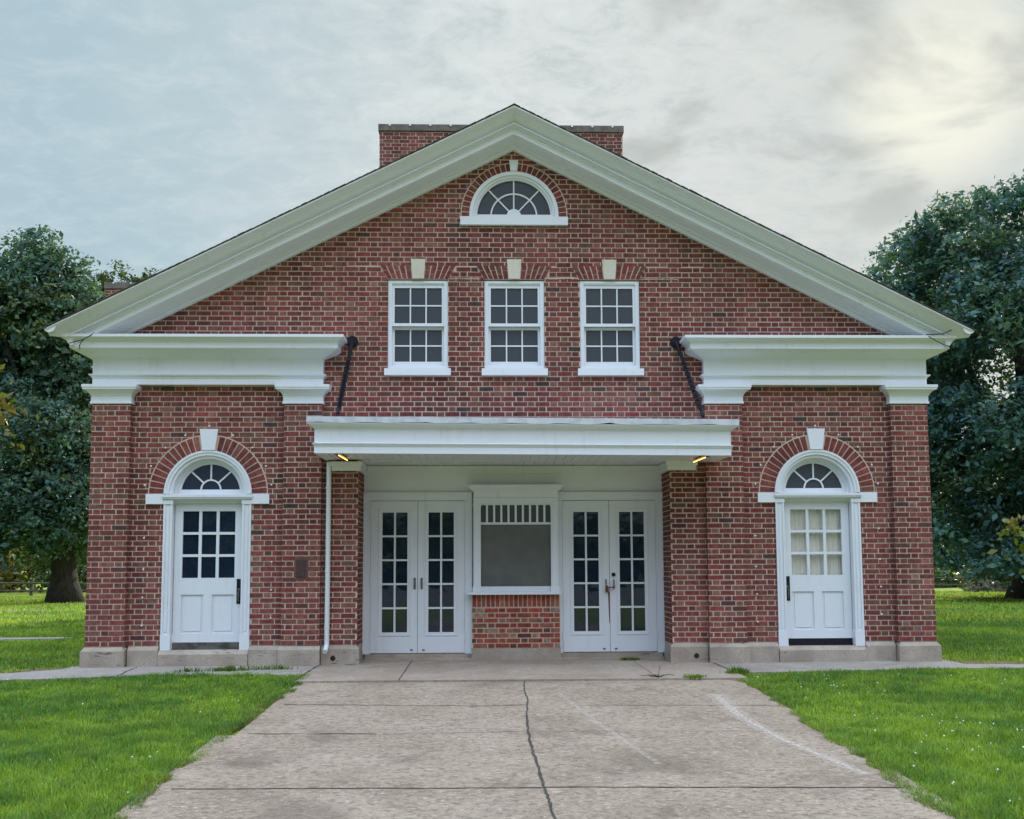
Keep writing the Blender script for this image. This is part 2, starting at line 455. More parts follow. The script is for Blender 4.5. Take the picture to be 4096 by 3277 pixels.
# raking cornice
r = MB()
prof = [(-.510, .045), (-.516, .052), (-.516, .068), (-.500, .078), (-.455, .105), (-.400, .142), (-.350, .182), (-.315, .212), (-.300, .226), (-.352, .232), (-.352, .248), (-.300, .254), (-.300, .272), (-.262, .279),
        (-.262, .366), (-.235, .366), (-.228, .374), (-.02, .418), (-.02, .432), (.015, .436), (.05, .456), (.05, .468), (.075, .476), (.14, .478), (.14, .045)]
xs = [-6.575, 0, 6.575]; n = len(prof); vs = []
for x in xs:
    for (y, dz) in prof: vs.append((x, y, roofz(x) - dz))
r.add(vs, [(i * n + j, (i + 1) * n + j, (i + 1) * n + (j + 1) % n, i * n + (j + 1) % n) for i in range(2) for j in range(n)] + [tuple(range(n)), tuple(range(3 * n - 1, 2 * n - 1, -1))])
# trim the tails where they run below the horizontal cornice
r.v = [(x if not (abs(x) > 6 and z < 4.74) else math.copysign(max(5.5, abs(x) - (4.74 - z) * 2.0), x), y, max(z, 4.74) if abs(x) > 5 else z) for x, y, z in r.v]
r.build('raking_cornice', M['paint'], B)
# roof and eaves
ro = MB()
for s in (-1, 1):
    xe = 6.63
    ps = [(0, 8.123 + .002), (s * xe, roofz(xe) - .043), (s * (xe + .012), roofz(xe) - .034), (0, 8.123 + .012)]
    ro.prism(ps if s < 0 else ps[::-1], -.525, 16.3)
nsh = 60
for s in (-1, 1):                                           # ragged shingle ends along the rake
    for k in range(nsh):
        a = 6.6 * k / nsh; b = a + 6.6 / nsh * rng.uniform(.7, .98)
        dz = rng.uniform(.012, .018) - .045
        ps = [(s * a, roofz(a) - .036), (s * b, roofz(b) - .036), (s * b, roofz(b) + dz), (s * a, roofz(a) + dz + .004)]
        ro.prism(ps if s < 0 else ps[::-1], -.527 - rng.uniform(0, .010), .25)
roof = ro.build('roof', M['roof'], B)
for s in (-1, 1):
    g = MB()
    pr = [(x - .02, z) for x, z in [(6.30, 4.632), (6.345, 4.632), (6.372, 4.66), (6.40, 4.70), (6.44, 4.735), (6.485, 4.765), (6.50, 4.80), (6.52, 4.792), (6.555, 4.79), (6.60, 4.806), (6.635, 4.84), (6.632, 4.858), (6.52, 4.90), (6.30, 4.93)]]
    pr = [(s * x, z) for x, z in pr]
    g.prism(pr if s > 0 else pr[::-1], -.30, 16.2)
    hm = [(s * x, z) for x, z in [(6.45, 4.850), (6.468, 4.806), (6.50, 4.778), (6.545, 4.768), (6.59, 4.785), (6.622, 4.822), (6.628, 4.836), (6.50, 4.878)]]
    g.prism(hm if s > 0 else hm[::-1], -.50, -.305)
    g.build('eave_gutter', M['paint'], B)
    c = MB()
    if s < 0: paths = [[(-6.31, -.36, 4.645), (-6.22, -.37, 4.668), (-6.12, -.375, 4.69), (-6.05, -.37, 4.73), (-5.98, -.33, 4.80)], [(-6.11, -.36, 4.70), (-6.16, -.34, 4.66), (-6.19, -.30, 4.62), (-6.2, -.26, 4.58)]]
    else: paths = [[(6.33, -.35, 4.62), (6.22, -.37, 4.64), (6.10, -.375, 4.70), (5.98, -.33, 4.80)], [(5.98, -.33, 4.80), (6.10, -.37, 4.79), (6.24, -.38, 4.81), (6.36, -.39, 4.87), (6.42, -.385, 4.885)]]
    for p in paths: c.tube(p, .0065, 5)
    c.build('cable', M['iron'], B)

# chimneys
def chimney(x0, x1, y0, y1, z0, z1, ct):
    c = MB()
    bricks(c, TF(y0), x0, x1, z0, z1 - ct, phase=.03)
    for xe, s in ((x0, -1), (x1, 1)): bricks(c, TR(xe, s), y0, y1, z0, z1 - ct)
    c.box(x0 + .003, x1 - .003, y0 + .003, y1, z0 - .3, z1 - ct - .002, 1)
    o = c.build('chimney', BM, B)
    k = MB(); k.box(x0 - .03, x1 + .03, y0 - .03, y1 + .03, z1 - ct, z1 - .012); k.box(x0 + .02, x1 - .02, y0 + .02, y1 - .02, z1 - .012, z1)
    k.build('chimney_cap', M['cap'], o)
    n = max(2, int((x1 - x0) / .38))
    for i in range(n): kn = MB(); kn.disc(x0 + .2 + (x1 - x0 - .4) * i / (n - 1), y0 - .05, y0 - .02, z1 - .035, .022, 8); kn.build('cap_bolt', M['paint'], o)
chimney(-2.525, 2.36, 5.0, 6.1, 6.4, 10.32, .145)
chimney(-9.86, -8.6, 10.2, 11.2, 4.5, 8.54, .17)
chimney(8.6, 9.86, 10.2, 11.2, 4.5, 8.54, .17)
for s in (-1, 1):
    rw = MB(); rw.box(min(s * 9.86, s * 6.1), max(s * 9.86, s * 6.1), 10.2, 15.5, 0, 4.5, 1); bricks(rw, TR(s * 9.862, s), 10.19, 15.5, .2, 4.5)
    bricks(rw, TF(10.19), min(s * 6.1, s * 9.86), max(s * 6.1, s * 9.86), .2, 4.5)
    q = [(s * 6.1, 4.5), (s * 9.98, 4.5), (s * 9.98, 4.6), (s * 6.1, 6.2)]; rw.prism(q if s > 0 else q[::-1], 10.1, 15.6, 2)
    rw.build('rear_wing', BM + [M['roof']], B)

# ------------------------------------------------------------------ windows
def sash_window(x):
    o = MB(); P = o
    y0, y1 = .128, .26
    xl, xr = x - WH + .003, x + WH - .003
    zb, zt = WZ0, 5.705
    for (a, b) in ((xl, xl + .058), (xr - .058, xr)): P.box(a, b, y0, y1, zb, zt)
    P.box(xl + .058, xr - .058, y0, y1, zt - .05, zt); P.box(xl + .058, xr - .058, y0 - .008, y1, zt - .036, zt - .02)
    P.box(xl + .058, xr - .058, y0 + .004, y1, zb, zb + .055)
    win = o.build('sash_window', M['paint'], B)
    def sash(za, zb_, y, g0, g1, nm):
        f = MB(); a, b = xl + .058, xr - .058
        gl, gr = x - .350, x + .350
        f.box(a, gl, y, y + .04, za, zb_); f.box(gr, b, y, y + .04, za, zb_)
        f.box(gl, gr, y, y + .04, za, g0); f.box(gl, gr, y, y + .04, g1, zb_)
        for k in (1, 2): xm = gl + .70 * k / 3; f.box(xm - .010, xm + .010, y + .006, y + .03, g0, g1)
        zm = (g0 + g1) / 2; f.box(gl, gr, y + .009, y + .028, zm - .010, zm + .010)
        ob = f.build('sash', M['paint'], win)
        p = MB(); p.box(gl, gr, y + .020, y + .026, g0, g1); p.build('pane', M['screen'], win)
    sash(5.018, zt - .05, .148, 5.066, 5.600, 'u'); sash(zb + .055, 5.02, .196, 4.497, 4.978, 'l')
    P2 = MB(); P2.box(xl + .03, xr - .03, .14, .2, 5.018, 5.040); P2.build('meeting_rail', M['paint'], win)
    s = MB(); s.box(x - .487, x + .487, .035, .20, WZ0 - .102, WZ0 - .002); s.build('sill', M['paint'], win)
    k = MB(); k.prism([(x - .084, 5.728), (x + .084, 5.728), (x + .108, 6.022), (x - .108, 6.022)], YW - .03, YW + .1); k.build('keystone', M['cream'], win)
for x in WX: sash_window(x)

def lunette():
    f = MB()
    f.arc(LX, LZ, .615, .668, .098, .26, -.06, PI + .06, 48); f.arc(LX, LZ, .580, .615, .125, .26, 0, PI, 48); f.arc(LX, LZ, .550, .580, .15, .26, 0, PI, 48)
    f.box(LX - .615, LX + .615, .128, .26, 6.663, 6.722)
    o = f.build('lunette_window', M['paint'], B)
    s = MB(); s.box(LX - .803, LX + .803, .04, .2, 6.538, 6.664); s.build('sill', M['paint'], o)
    m = MB(); m.arc(LX, LZ, .333, .355, .17, .20, 0, PI, 36); m.prism([(LX + .11 * math.cos(PI * i / 16), LZ + .11 * math.sin(PI * i / 16)) for i in range(17)], .165, .2)
    for a in (PI / 4 + .03, PI / 2, 3 * PI / 4 - .03):
        ca, sa = math.cos(a), math.sin(a)
        m.prism([(LX + .1 * ca - .010 * sa, LZ + .1 * sa + .010 * ca), (LX + .1 * ca + .010 * sa, LZ + .1 * sa - .010 * ca), (LX + .56 * ca + .010 * sa, LZ + .56 * sa - .010 * ca), (LX + .56 * ca - .010 * sa, LZ + .56 * sa + .010 * ca)], .172, .198)
    m.build('glazing_bars', M['paint'], o)
    p = MB(); p.prism([(LX + .56 * math.cos(PI * i / 32), LZ + .56 * math.sin(PI * i / 32)) for i in range(33)], .190, .196); p.build('pane', M['screen'], o)
    k = MB(); k.prism([(LX - .052, 7.385), (LX + .052, 7.385), (LX + .068, 7.549), (LX - .068, 7.549)], YW - .03, YW + .1); k.build('keystone', M['paint'], o)
lunette()

# ------------------------------------------------------------------ arched side doors
def side_door(x, curtain):
    s = 1 if x > 0 else -1
    f = MB()
    f.arc(x, DZ, .560, .629, .085, .34, 0, PI, 48); f.arc(x, DZ, .515, .560, .115, .34, 0, PI, 48); f.arc(x, DZ, .472, .515, .20, .34, 0, PI, 48)
    f.arc(x, DZ, .600, .631, .074, .10, 0, PI, 48)
    for e in (-1, 1):
        a, b = sorted((x + e * .628, x + e * .500)); f.box(a, b, .095, .34, .52, 2.40)
        a2, b2 = sorted((x + e * .632, x + e * .492)); f.box(a2, b2, .082, .34, .298, .52); f.box(a2, b2, .078, .34, 2.385, 2.44)
        for q0, q1 in ((a, a + .028), (b - .028, b)): f.box(q0, q1, .083, .096, .52, 2.385)
        f.box(a + .045, b - .045, .088, .096, .56, 2.34)
    f.box(x - .632, x + .632, .090, .34, 2.44, 2.53); f.box(x - .64, x + .64, .060, .2, 2.462, 2.484); f.box(x - .648, x + .648, .048, .2, 2.484, 2.522)
    f.box(x - .50, x + .50, .14, .34, 2.405, 2.44)
    d = f.build('arched_door', M['door_paint'], B)
    fl = MB(); cz = 2.548                                        # fanlight
    fl.arc(x, cz, .428, .474, .235, .33, 0, PI, 40); fl.box(x - .47, x + .47, .232, .33, 2.53, 2.606)
    fl.arc(x, cz + .058, .130, .152, .24, .27, 0, PI, 24)
    for a in (PI / 4 - .04, PI / 2, 3 * PI / 4 + .04):
        ca, sa = math.cos(a), math.sin(a); c0 = cz + .058
        fl.prism([(x + .14 * ca - .011 * sa, c0 + .14 * sa + .011 * ca), (x + .14 * ca + .011 * sa, c0 + .14 * sa - .011 * ca), (x + .40 * ca + .011 * sa, c0 + .40 * sa - .011 * ca), (x + .40 * ca - .011 * sa, c0 + .40 * sa + .011 * ca)], .242, .268)
    fo = fl.build('fanlight', M['door_paint'], d)
    p = MB(); p.prism([(x + .43 * math.cos(PI * i / 32), cz + .43 * math.sin(PI * i / 32)) for i in range(33)], .262, .27)
    p.build('fanlight_pane', M['screen' if curtain else 'glass'], d)
    l = MB(); y0, y1 = .195, .24                                 # leaf with 3x3 lights and two panels
    gx, g0, g1 = .378, 1.322, 2.288
    L0, L1, Zb, Zt = x - .492, x + .492, .400, 2.405
    l.box(L0, x - gx, y0, y1, Zb, Zt); l.box(x + gx, L1, y0, y1, Zb, Zt); l.box(x - gx, x + gx, y0, y1, g1, Zt)
    for k in (1, 2):
        xm = x - gx + 2 * gx * k / 3; l.box(xm - .021, xm + .021, y0 + .004, y1, g0, g1)
        zm = g0 + (g1 - g0) * k / 3
        for j in range(3):
            xa = x - gx + 2 * gx * j / 3 + (.021 if j else 0); xb = x - gx + 2 * gx * (j + 1) / 3 - (.021 if j < 2 else 0)
            l.box(xa, xb, y0 + .004, y1, zm - .019, zm + .019)
    pz0, pz1 = .525, 1.082
    l.box(x - gx, x + gx, y0, y1, pz1, g0); l.box(x - gx, x + gx, y0, y1, Zb, pz0); l.box(x - .062, x + .062, y0, y1, pz0, pz1)
    for e in (-1, 1):
        a, b = sorted((x + e * .062, x + e * gx))
        l.box(a, b, y0 + .022, y1, pz0, pz1)
        l.prism([(a + .035, pz0 + .035), (b - .035, pz0 + .035), (b - .035, pz1 - .035), (a + .035, pz1 - .035)], y0 + .012, y0 + .023)
    l.build('door_leaf', M['door_paint'], d)
    p = MB(); p.box(x - gx, x + gx, .222, .228, g0, g1); p.build('pane', M['clear' if curtain else 'glass'], d)
    if curtain:
        c = MB(); n = 60; vs = []
        for i in range(n + 1):
            u = x - .42 + .84 * i / n; yy = .275 + .006 * math.sin(i * .9) + .010 * (1 if abs(i - 38) < 2 else 0) + .004 * math.sin(i * 2.3)
            vs += [(u, yy, 1.25), (u, yy, 2.36)]
        c.add(vs, [(2 * i, 2 * i + 2, 2 * i + 3, 2 * i + 1) for i in range(n)]); c.build('curtain', M['curtain'], d)
    k = MB(); hx = x - s * .452; k.box(hx - .037, hx + .037, .188, .2, .948, 1.305)
    k.build('lock_plate', M['iron'], d)
    h = MB(); h.tube([(hx, .19, 1.13), (hx, .15, 1.12), (hx, .145, 1.05), (hx, .15, .99), (hx, .19, .985)], .011, 8); h.box(hx - .02, hx + .02, .18, .19, 1.14, 1.17)
    h.build('handle', M['steel'], d)
    kp = MB(); kp.box(L0, L1, .20, .30, .312, .40); kp.box(L0, L1, .185, .2, .303, .33); kp.build('threshold', M['iron' if s > 0 else 'steel'], d)
    ks = MB(); ks.prism([(x - .090, 3.168), (x + .090, 3.168), (x + .134, 3.478), (x - .134, 3.478)], YW - .045, YW + .15); ks.build('keystone', M['paint'], d)
    for e in (-1, 1):
        a, b = sorted((x + e * .634, x + e * .885)); im = MB(); im.box(a, b, YW - .035, YW + .1, 2.388, 2.532); im.build('impost_block', M['paint'], d)
    for a in (8, 26, 47, 68, 90, 112, 133, 154, 172):
        rr = .92 if a != 90 else .99; ds = MB(); ds.disc(x + rr * math.cos(R(a)), YW - .02, YW, DZ + rr * math.sin(R(a)), .013, 8); ds.build('wall_plug', M['paint'], d)
    for z in (.7, 1.1, 1.5, 1.95):
        for e in (-1, 1): ds = MB(); ds.disc(x + e * (.93 if e * s < 0 else .90), YW - .02, YW, z + .05 * e, .012, 8); ds.build('wall_plug', M['paint'], d)
side_door(DX[0], False); side_door(DX[1], True)

# ------------------------------------------------------------------ entrance recess, double doors, ticket window
YR = .76
e = MB()
e.box(-2.30, 2.30, YR + .04, YR + .1, .05, 3.02); e.box(-2.28, 2.28, YR, YR + .04, 2.58, 3.0)
e.box(-2.28, 2.28, YR - .02, YR, 2.88, 2.995); e.box(-2.28, 2.28, YR - .035, YR - .02, 2.94, 2.995)
for a, b in ((-2.135, -.72), (.74, 2.14)): e.box(a, b, YR - .016, YR, 2.620, 2.642); e.box(a, b, YR - .012, YR, 2.600, 2.612)
for s in (-1, 1):                                               # white trim caps on the piers
    a, b = sorted((s * 2.235, s * 2.655)); e.box(a, b, .035, YR, 2.862, 2.93); e.box(a - .02, b + .02, .0, YR, 2.93, 2.992)
rec = e.build('entrance_surround', M['paint'], B)
th = MB(); th.box(-2.24, 2.24, .735, YR + .05, .04, .168); th.box(-2.24, 2.24, .60, .735, .04, .105); th.build('door_step', M['stone'], B)

def double_door(s):
    f = MB()
    x0, x1 = 1.452 - .712, 1.452 + .712
    f.box(.640, x0, YR - .03, YR, .165, 2.578); f.box(x1, 2.268, YR - .03, YR, .165, 2.578); f.box(x0, x1, YR - .03, YR, 2.468, 2.578)
    f.box(.632, .66, YR - .042, YR - .03, .165, 2.578); f.box(2.25, 2.276, YR - .042, YR - .03, .165, 2.578); f.box(.632, 2.276, YR - .042, YR - .02, 2.578, 2.594)
    f = f if s > 0 else f.mirror()
    d = f.build('double_door', M['paint'], B)
    for (a, b, ga, gb) in ((x0 + .004, 1.449, .908, 1.291), (1.455, x1 - .004, 1.609, 1.988)):
        l = MB(); y0, y1 = YR - .024, YR + .02; g0, g1 = .486, 2.288; zb, zt = .180, 2.460
        l.box(a, ga, y0, y1, zb, zt); l.box(gb, b, y0, y1, zb, zt); l.box(ga, gb, y0, y1, zb, g0); l.box(ga, gb, y0, y1, g1, zt)
        m_ = .052
        for (p0, p1, q0, q1) in ((ga - m_, gb + m_, g0 - m_, g0 - m_ + .016), (ga - m_, gb + m_, g1 + m_ - .016, g1 + m_), (ga - m_, ga - m_ + .016, g0 - m_ + .016, g1 + m_ - .016), (gb + m_ - .016, gb + m_, g0 - m_ + .016, g1 + m_ - .016)):
            l.box(p0, p1, y0 - .010, y0, q0, q1)
        xm = (ga + gb) / 2; l.box(xm - .014, xm + .014, y0 + .004, y1, g0, g1)
        for k in range(1, 5):
            z = g0 + (g1 - g0) * k / 5; l.box(ga, xm - .014, y0 + .004, y1, z - .014, z + .014); l.box(xm + .014, gb, y0 + .004, y1, z - .014, z + .014)
        l = l if s > 0 else l.mirror(); l.build('door_leaf', M['door_paint'], d)
        p = MB(); p.box(ga, gb, YR + .003, YR + .008, g0, g1); p = p if s > 0 else p.mirror(); p.build('pane', M['glass'], d)
    g = MB(); g.box(1.4485, 1.4555, YR - .020, YR + .02, .18, 2.46); g = g if s > 0 else g.mirror(); g.build('door_gap', M['dark'], d)
    hg = MB()
    for z in (.42, 1.3, 2.25):
        for xh in (x0 - .004, x1 + .004): hg = MB(); hg.tube([(s * xh, YR - .034, z - .06), (s * xh, YR - .034, z + .06)], .009, 6); hg.build('hinge', M['paint'], d)
    if s < 0:
        for hx in (-1.497, -1.392):
            h = MB(); h.tube([(hx, YR - .02, 1.29), (hx, YR - .06, 1.27), (hx, YR - .06, 1.16), (hx, YR - .02, 1.14)], .010, 8); h.box(hx - .016, hx + .016, YR - .03, YR - .024, 1.13, 1.30); h.build('handle', M['steel'], d)
    else:
        h = MB(); h.disc(1.512, YR - .045, YR - .02, 1.335, .030, 16); h.build('lock', M['iron'], d)
        for hx in (1.395, 1.515):
            h = MB(); h.tube([(hx, YR - .02, 1.26), (hx, YR - .06, 1.24), (hx, YR - .06, 1.14), (hx, YR - .02, 1.12)], .009, 8); h.build('handle', M['steel'], d)
        c = MB(); pts = [Vector((1.38 + .15 * i / 7, YR - .07, 1.155 - .012 * math.sin(i * PI / 7))) for i in range(8)]
        for i in range(7): c.tube([pts[i], pts[i + 1]], .012 if i % 2 else .008, 6)
        c.box(1.385, 1.43, YR - .09, YR - .05, 1.07, 1.13); c.tube([(1.392, YR - .07, 1.13), (1.395, YR - .07, 1.165), (1.42, YR - .07, 1.165), (1.423, YR - .07, 1.13)], .006, 6); c.build('chain_and_padlock', M['rust'], d)
        c = MB(); c.add([(1.425, YR - .0255, 1.08), (1.452, YR - .0255, 1.08), (1.449, YR - .0255, .62), (1.441, YR - .0255, .60)], [(0, 1, 2, 3)]); c.build('rust_stain', M['rust'], d)
    for hx in (1.36, 1.54):
        b = MB(); b.box(hx - .018, hx + .018, YR - .034, YR - .02, .215, .235); b = b if s > 0 else b.mirror(); b.build('foot_bolt', M['steel'], d)
double_door(-1); double_door(1)

def ticket_window():
    cx = .030; f = MB()
    YB = .60
    pl, pr = cx - .640, cx + .640
    for (a, b) in ((pl, pl + .112), (pr - .112, pr)):
        f.box(a, b, YB + .01, YR, 1.085, 2.42); f.box(a - .012, b + .012, YB - .002, YR, 1.085, 1.16); f.box(a - .008, b + .008, YB, YR, 2.365, 2.415); f.box(a + .022, b - .022, YB + .002, YB + .01, 1.19, 2.34)
    f.box(pl, pr, YB + .004, YR, 2.415, 2.50); f.box(pl + .004, pr - .004, YB, YR, 2.503, 2.60)
    f.box(pl + .112, pr - .112, YB + .045, YR, 2.392, 2.415); f.box(pl + .112, pr - .112, YB + .045, YR, 1.085, 1.166); f.box(pl + .112, pr - .112, YB + .045, YB + .09, 2.096, 2.130)
    gl, gr = pl + .112, pr - .112
    n = 10; st_ = (gr - gl - .078 * n) / (n - 1)
    for k in range(n - 1):
        a = gl + .078 * (k + 1) + st_ * k; f.box(a, a + st_, YB + .045, YB + .08, 2.130, 2.392)
    f.sweep([(-.01, 2.590), (.006, 2.592), (.014, 2.606), (.04, 2.622), (.06, 2.645), (.066, 2.652), (.076, 2.654), (.078, 2.692), (-.01, 2.70)], [(pl + .004, YR), (pl + .004, YB), (pr - .004, YB), (pr - .004, YR)])
    o = f.build('ticket_window', M['paint'], B)
    s = MB(); s.box(pl - .045, pr + .02, YB - .07, YR, 1.048, 1.084); s.box(pl - .10, pl - .045, YB - .03, YR - .05, 1.05, 1.078); s.build('sill', M['paint'], o)
    p = MB(); p.box(gl, gr, YB + .075, YB + .08, 1.166, 2.096); p.build('shade', M['shade'], o)
    p = MB(); p.box(gl, gr, YB + .082, YB + .086, 2.13, 2.392); p.build('pane', M['screen'], o)
    b = MB(); xl, xr = cx - .660, cx + .652; yb = .625
    bricks(b, TF(yb), xl, xr, .250, .856, phase=.05, pal=PALO)
    b.add([(xl, yb, .856), (xr, yb, .856), (xr, yb, 1.047), (xl, yb, 1.047)], [(0, 1, 2, 3)], 1)
    n = 19
    for k in range(n):
        a = xl + (xr - xl) * k / n + .008; q = xl + (xr - xl) * (k + 1) / n - .008; b.box(a, q, yb - .006 - rng.uniform(0, .002), yb, .866, 1.040, 0, pick(PALO[:3]))
    b.box(xl, xr, yb + .001, YR, .25, 1.047, 1)
    b.build('brick_base', BM, o)
    c = MB(); c.box(xl - .01, xr + .01, yb - .01, YR, .05, .249); c.build('stone_base', M['stone'], o)
ticket_window()

# ------------------------------------------------------------------ canopy
def tilt(mb): mb.v = [(x, y, z - .0072 * (x - .09)) for x, y, z in mb.v]; return mb
CX = .095
c = MB()
xl, xr = CX - 2.835, CX + 2.835
prof = [(-.03, 2.990), (.006, 2.990), (.006, 3.086), (.016, 3.09), (.016, 3.102), (.028, 3.108), (.036, 3.124), (.004, 3.134), (.004, 3.322), (.014, 3.326), (.014, 3.338), (.028, 3.342), (.05, 3.352), (.085, 3.378), (.095, 3.398), (-.03, 3.40)]
c.sweep(prof, [(xl, .10), (xl, -.94), (xr, -.94), (xr, .10)])
c.box(xl + .01, xr - .01, -.93, .10, 3.02, 3.39)
nb = 46                                                         # beaded soffit boards
for k in range(nb):
    a = xl + .02 + (xr - xl - .04) * k / nb; b = a + (xr - xl - .04) / nb - .008
    c.box(a, b, -.925, .10, 3.008, 3.02)
c.box(xl + .02, xl + .14, -.92, .10, 2.996, 3.008); c.box(xr - .14, xr - .02, -.92, .10, 2.996, 3.008); c.box(xl + .14, xr - .14, -.92, -.84, 2.996, 3.008)
tilt(c)
for k in range(30):                                             # soffit continues into the recess
    a = -2.28 + 4.56 * k / 30; c.box(a, a + 4.56 / 30 - .008, .10, YR - .036, 3.004, 3.02)
c.box(-2.3, 2.3, .13, YR + .05, 3.02, 3.06)
can = c.build('canopy', M['paint'], B)
fl = MB(); n = 70; vs = []                                      # metal edge flashing with a ragged lower lip
seg = [(xl - .1, .10), (xl - .1, -1.04), (xr + .1, -1.04), (xr + .1, .10)]
def lerp(a, b, t): return (a[0] + (b[0] - a[0]) * t, a[1] + (b[1] - a[1]) * t)
pts = [lerp(seg[0], seg[1], i / 8) for i in range(8)] + [lerp(seg[1], seg[2], i / n) for i in range(n)] + [lerp(seg[2], seg[3], i / 8) for i in range(9)]
for i, (x, y) in enumerate(pts):
    lo = 3.400 + .006 * math.sin(i * .8) + rng.uniform(-.004, .004) + (.012 if rng.random() < .06 else 0)
    vs += [(x, y, lo), (x, y, 3.478), (x * .97 + CX * .03, y + .05 if y < -1 else y, 3.482), (x * .99 + CX * .01, y + .015, lo)]
fl.add(vs, [(4 * i + j, 4 * i + 4 + j, 4 * i + 4 + (j + 1) % 4, 4 * i + (j + 1) % 4) for i in range(len(pts) - 1) for j in range(4)])
fl.add([(xl - .08, .10, 3.481), (xl - .08, -1.02, 3.481), (xr + .08, -1.02, 3.481), (xr + .08, .10, 3.52)], [(0, 1, 2, 3)])
tilt(fl); fl.build('edge_flashing', m_flat('flashing', (.62, .64, .68), .45, .15, (.46, .48, .53), 7), can)
for (xa, sx) in ((-2.43, 1), (2.60, -1)):
    l = MB(); z = 2.994 - .0072 * (xa - .09)
    l.box(xa - .05, xa + .05, -.90, -.28, z - .014, z + .002); o = l.build('strip_light', M['steel'], B)
    t = MB(); t.tube([(xa + sx * .005, -.88, z - .026), (xa + sx * .035, -.22, z - .026)], .0045, 8)
    
    t.build('glowing_tube', M['lamp'], o)
def link(mb, c_, d, side, L, Wd, r_):
    d = d.normalized(); side = (side - d * side.dot(d)).normalized(); pts = []
    for k in range(13):
        a = 2 * PI * k / 12; pts.append(c_ + d * (L / 2 * math.cos(a)) + side * (Wd / 2 * math.sin(a)))
    mb.tube(pts, r_, 6, cap=False)
for (xw, xc, zc) in ((-2.385, -2.475, 3.515), (2.409, 2.625, 3.475)):
    k = MB(); n = 24
    for (r0, y0) in ((.088, YW), (.066, YW - .018), (.036, YW - .034)): k.disc(xw, y0 - .022, y0, 4.772, r0, 24)
    P0 = Vector((xw, YW - .04, 4.76)); P1 = Vector((xc, -.74, zc)); D = (P1 - P0); Ln = D.length; d = D / Ln
    k.tube([P0 - d * .02, P0 + d * .40], [.030, .024], 8)
    m_ = 21; a0, a1 = .38, Ln - .20
    for i in range(m_):
        q = P0 + d * (a0 + (a1 - a0) * (i + .5) / m_); link(k, q, d, Vector((1, 0, 0)) if i % 2 else Vector((.3, 1, .4)), (a1 - a0) / m_ * 1.5, .066, .0135)
    k.tube([P0 + d * (Ln - .2), P0 + d * (Ln - .02)], .014, 8); k.tube([P0 + d * (Ln - .17), P0 + d * (Ln - .08)], .024, 8)
    k.box(xc - .06, xc + .06, -.79, -.69, zc - .03, zc + .015); k.tube([P1 - d * .03, P1 + Vector((0, 0, -.01))], .03, 8)
    k.build('support_chain', M['iron'], can)

dp = MB()
dp.tube([(-2.695, .045, 2.99), (-2.697, .045, 1.5), (-2.70, .045, .40), (-2.70, .035, .35), (-2.705, -.01, .30), (-2.71, -.06, .275)], .036, 12)
for z in (2.6, 1.4, .6): dp.tube([(-2.70, .045, z), (-2.70, .045, z + .03)], .040, 12)
dp.build('downspout', M['downpipe'], B, smooth=False)
pf = MB(); pf.box(-3.165, -2.965, -.010, .0, 1.290, 1.622); pf = pf.build('plaque', m_flat('plaque_frame', (.150, .062, .052), .8, 0, (.115, .05, .043), 12), B)
pq = MB(); pq.box(-3.133, -2.998, -.022, -.010, 1.330, 1.578); pq.build('plate', M['bronze'], pf)

# ------------------------------------------------------------------ ground
def gz(y):
    if y >= -1.2: return .05
    if y >= -18: return .05 - .0345 * (-1.2 - y)
    return -.5296
def structure(o, label=None): o['kind'] = 'structure'; return o
ys = [-400, -150, -60, -18] + [-18 + 16.8 * i / 28 for i in range(1, 29)] + [0, 4, 10, 20, 35, 60, 120, 250, 600]
xs = [-500, -200, -80, -40, -20, -12, -8, -4, 0, 4, 8, 12, 20, 40, 80, 200, 500]
V = np.array([(x, y, gz(y)) for y in ys for x in xs]); nx = len(xs)
F = np.array([(j * nx + i, j * nx + i + 1, (j + 1) * nx + i + 1, (j + 1) * nx + i) for j in range(len(ys) - 1) for i in range(nx - 1)])
structure(npmesh('lawn', V, F, M['lawn']))

PE = 2.745
def ribbon(mb, pts, wd, zo, m=0, jit=.0):
    vs = []; n = len(pts)
    for i, p in enumerate(pts):
        a = Vector(pts[max(i - 1, 0)]); b = Vector(pts[min(i + 1, n - 1)]); d = (b - a).normalized(); q = Vector((-d.y, d.x))
        ww = (wd[i] if isinstance(wd, list) else wd) * rng.uniform(1 - jit, 1 + jit) / 2
        for e in (1, -1): v = Vector(p) + q * ww * e; vs.append((v.x, v.y, gz(v.y) + zo))
    mb.add(vs, [(2 * i, 2 * i + 1, 2 * i + 3, 2 * i + 2) for i in range(n - 1)], m)
def wiggle(p, q, n, a):
    return [(p[0] + (q[0] - p[0]) * i / n + rng.uniform(-a, a), p[1] + (q[1] - p[1]) * i / n + rng.uniform(-a, a)) for i in range(n + 1)]
pa = MB()
yy = [-1.905, -3.5, -5.0, -7.0, -9.0, -11, -13, -15, -17.9]
for a, b in zip(yy, yy[1:]):
    for x0, x1 in ((-PE - (.17 if a < -4.9 else .0), 0.0), (0.0, PE)):
        vs = [(x0, a, gz(a) + .03), (x1, a, gz(a) + .03), (x1, b, gz(b) + .03), (x0, b, gz(b) + .03)]
        pa.add(vs + [(x, y, z - .2) for x, y, z in vs], [(0, 3, 2, 1), (0, 1, 5, 4), (1, 2, 6, 5), (2, 3, 7, 6), (3, 0, 4, 7)])
pts = [(.045, -1.91), (.02, -2.6), (.03, -3.2), (-.013, -3.98), (-.04, -4.9), (-.045, -5.5), (-.03, -6.09), (-.013, -6.92), (.0, -7.4), (.012, -8.2), (.0, -12), (0, -17)]
fine = []
for p, q in zip(pts, pts[1:]): fine += wiggle(p, q, 9, .007)[:-1]
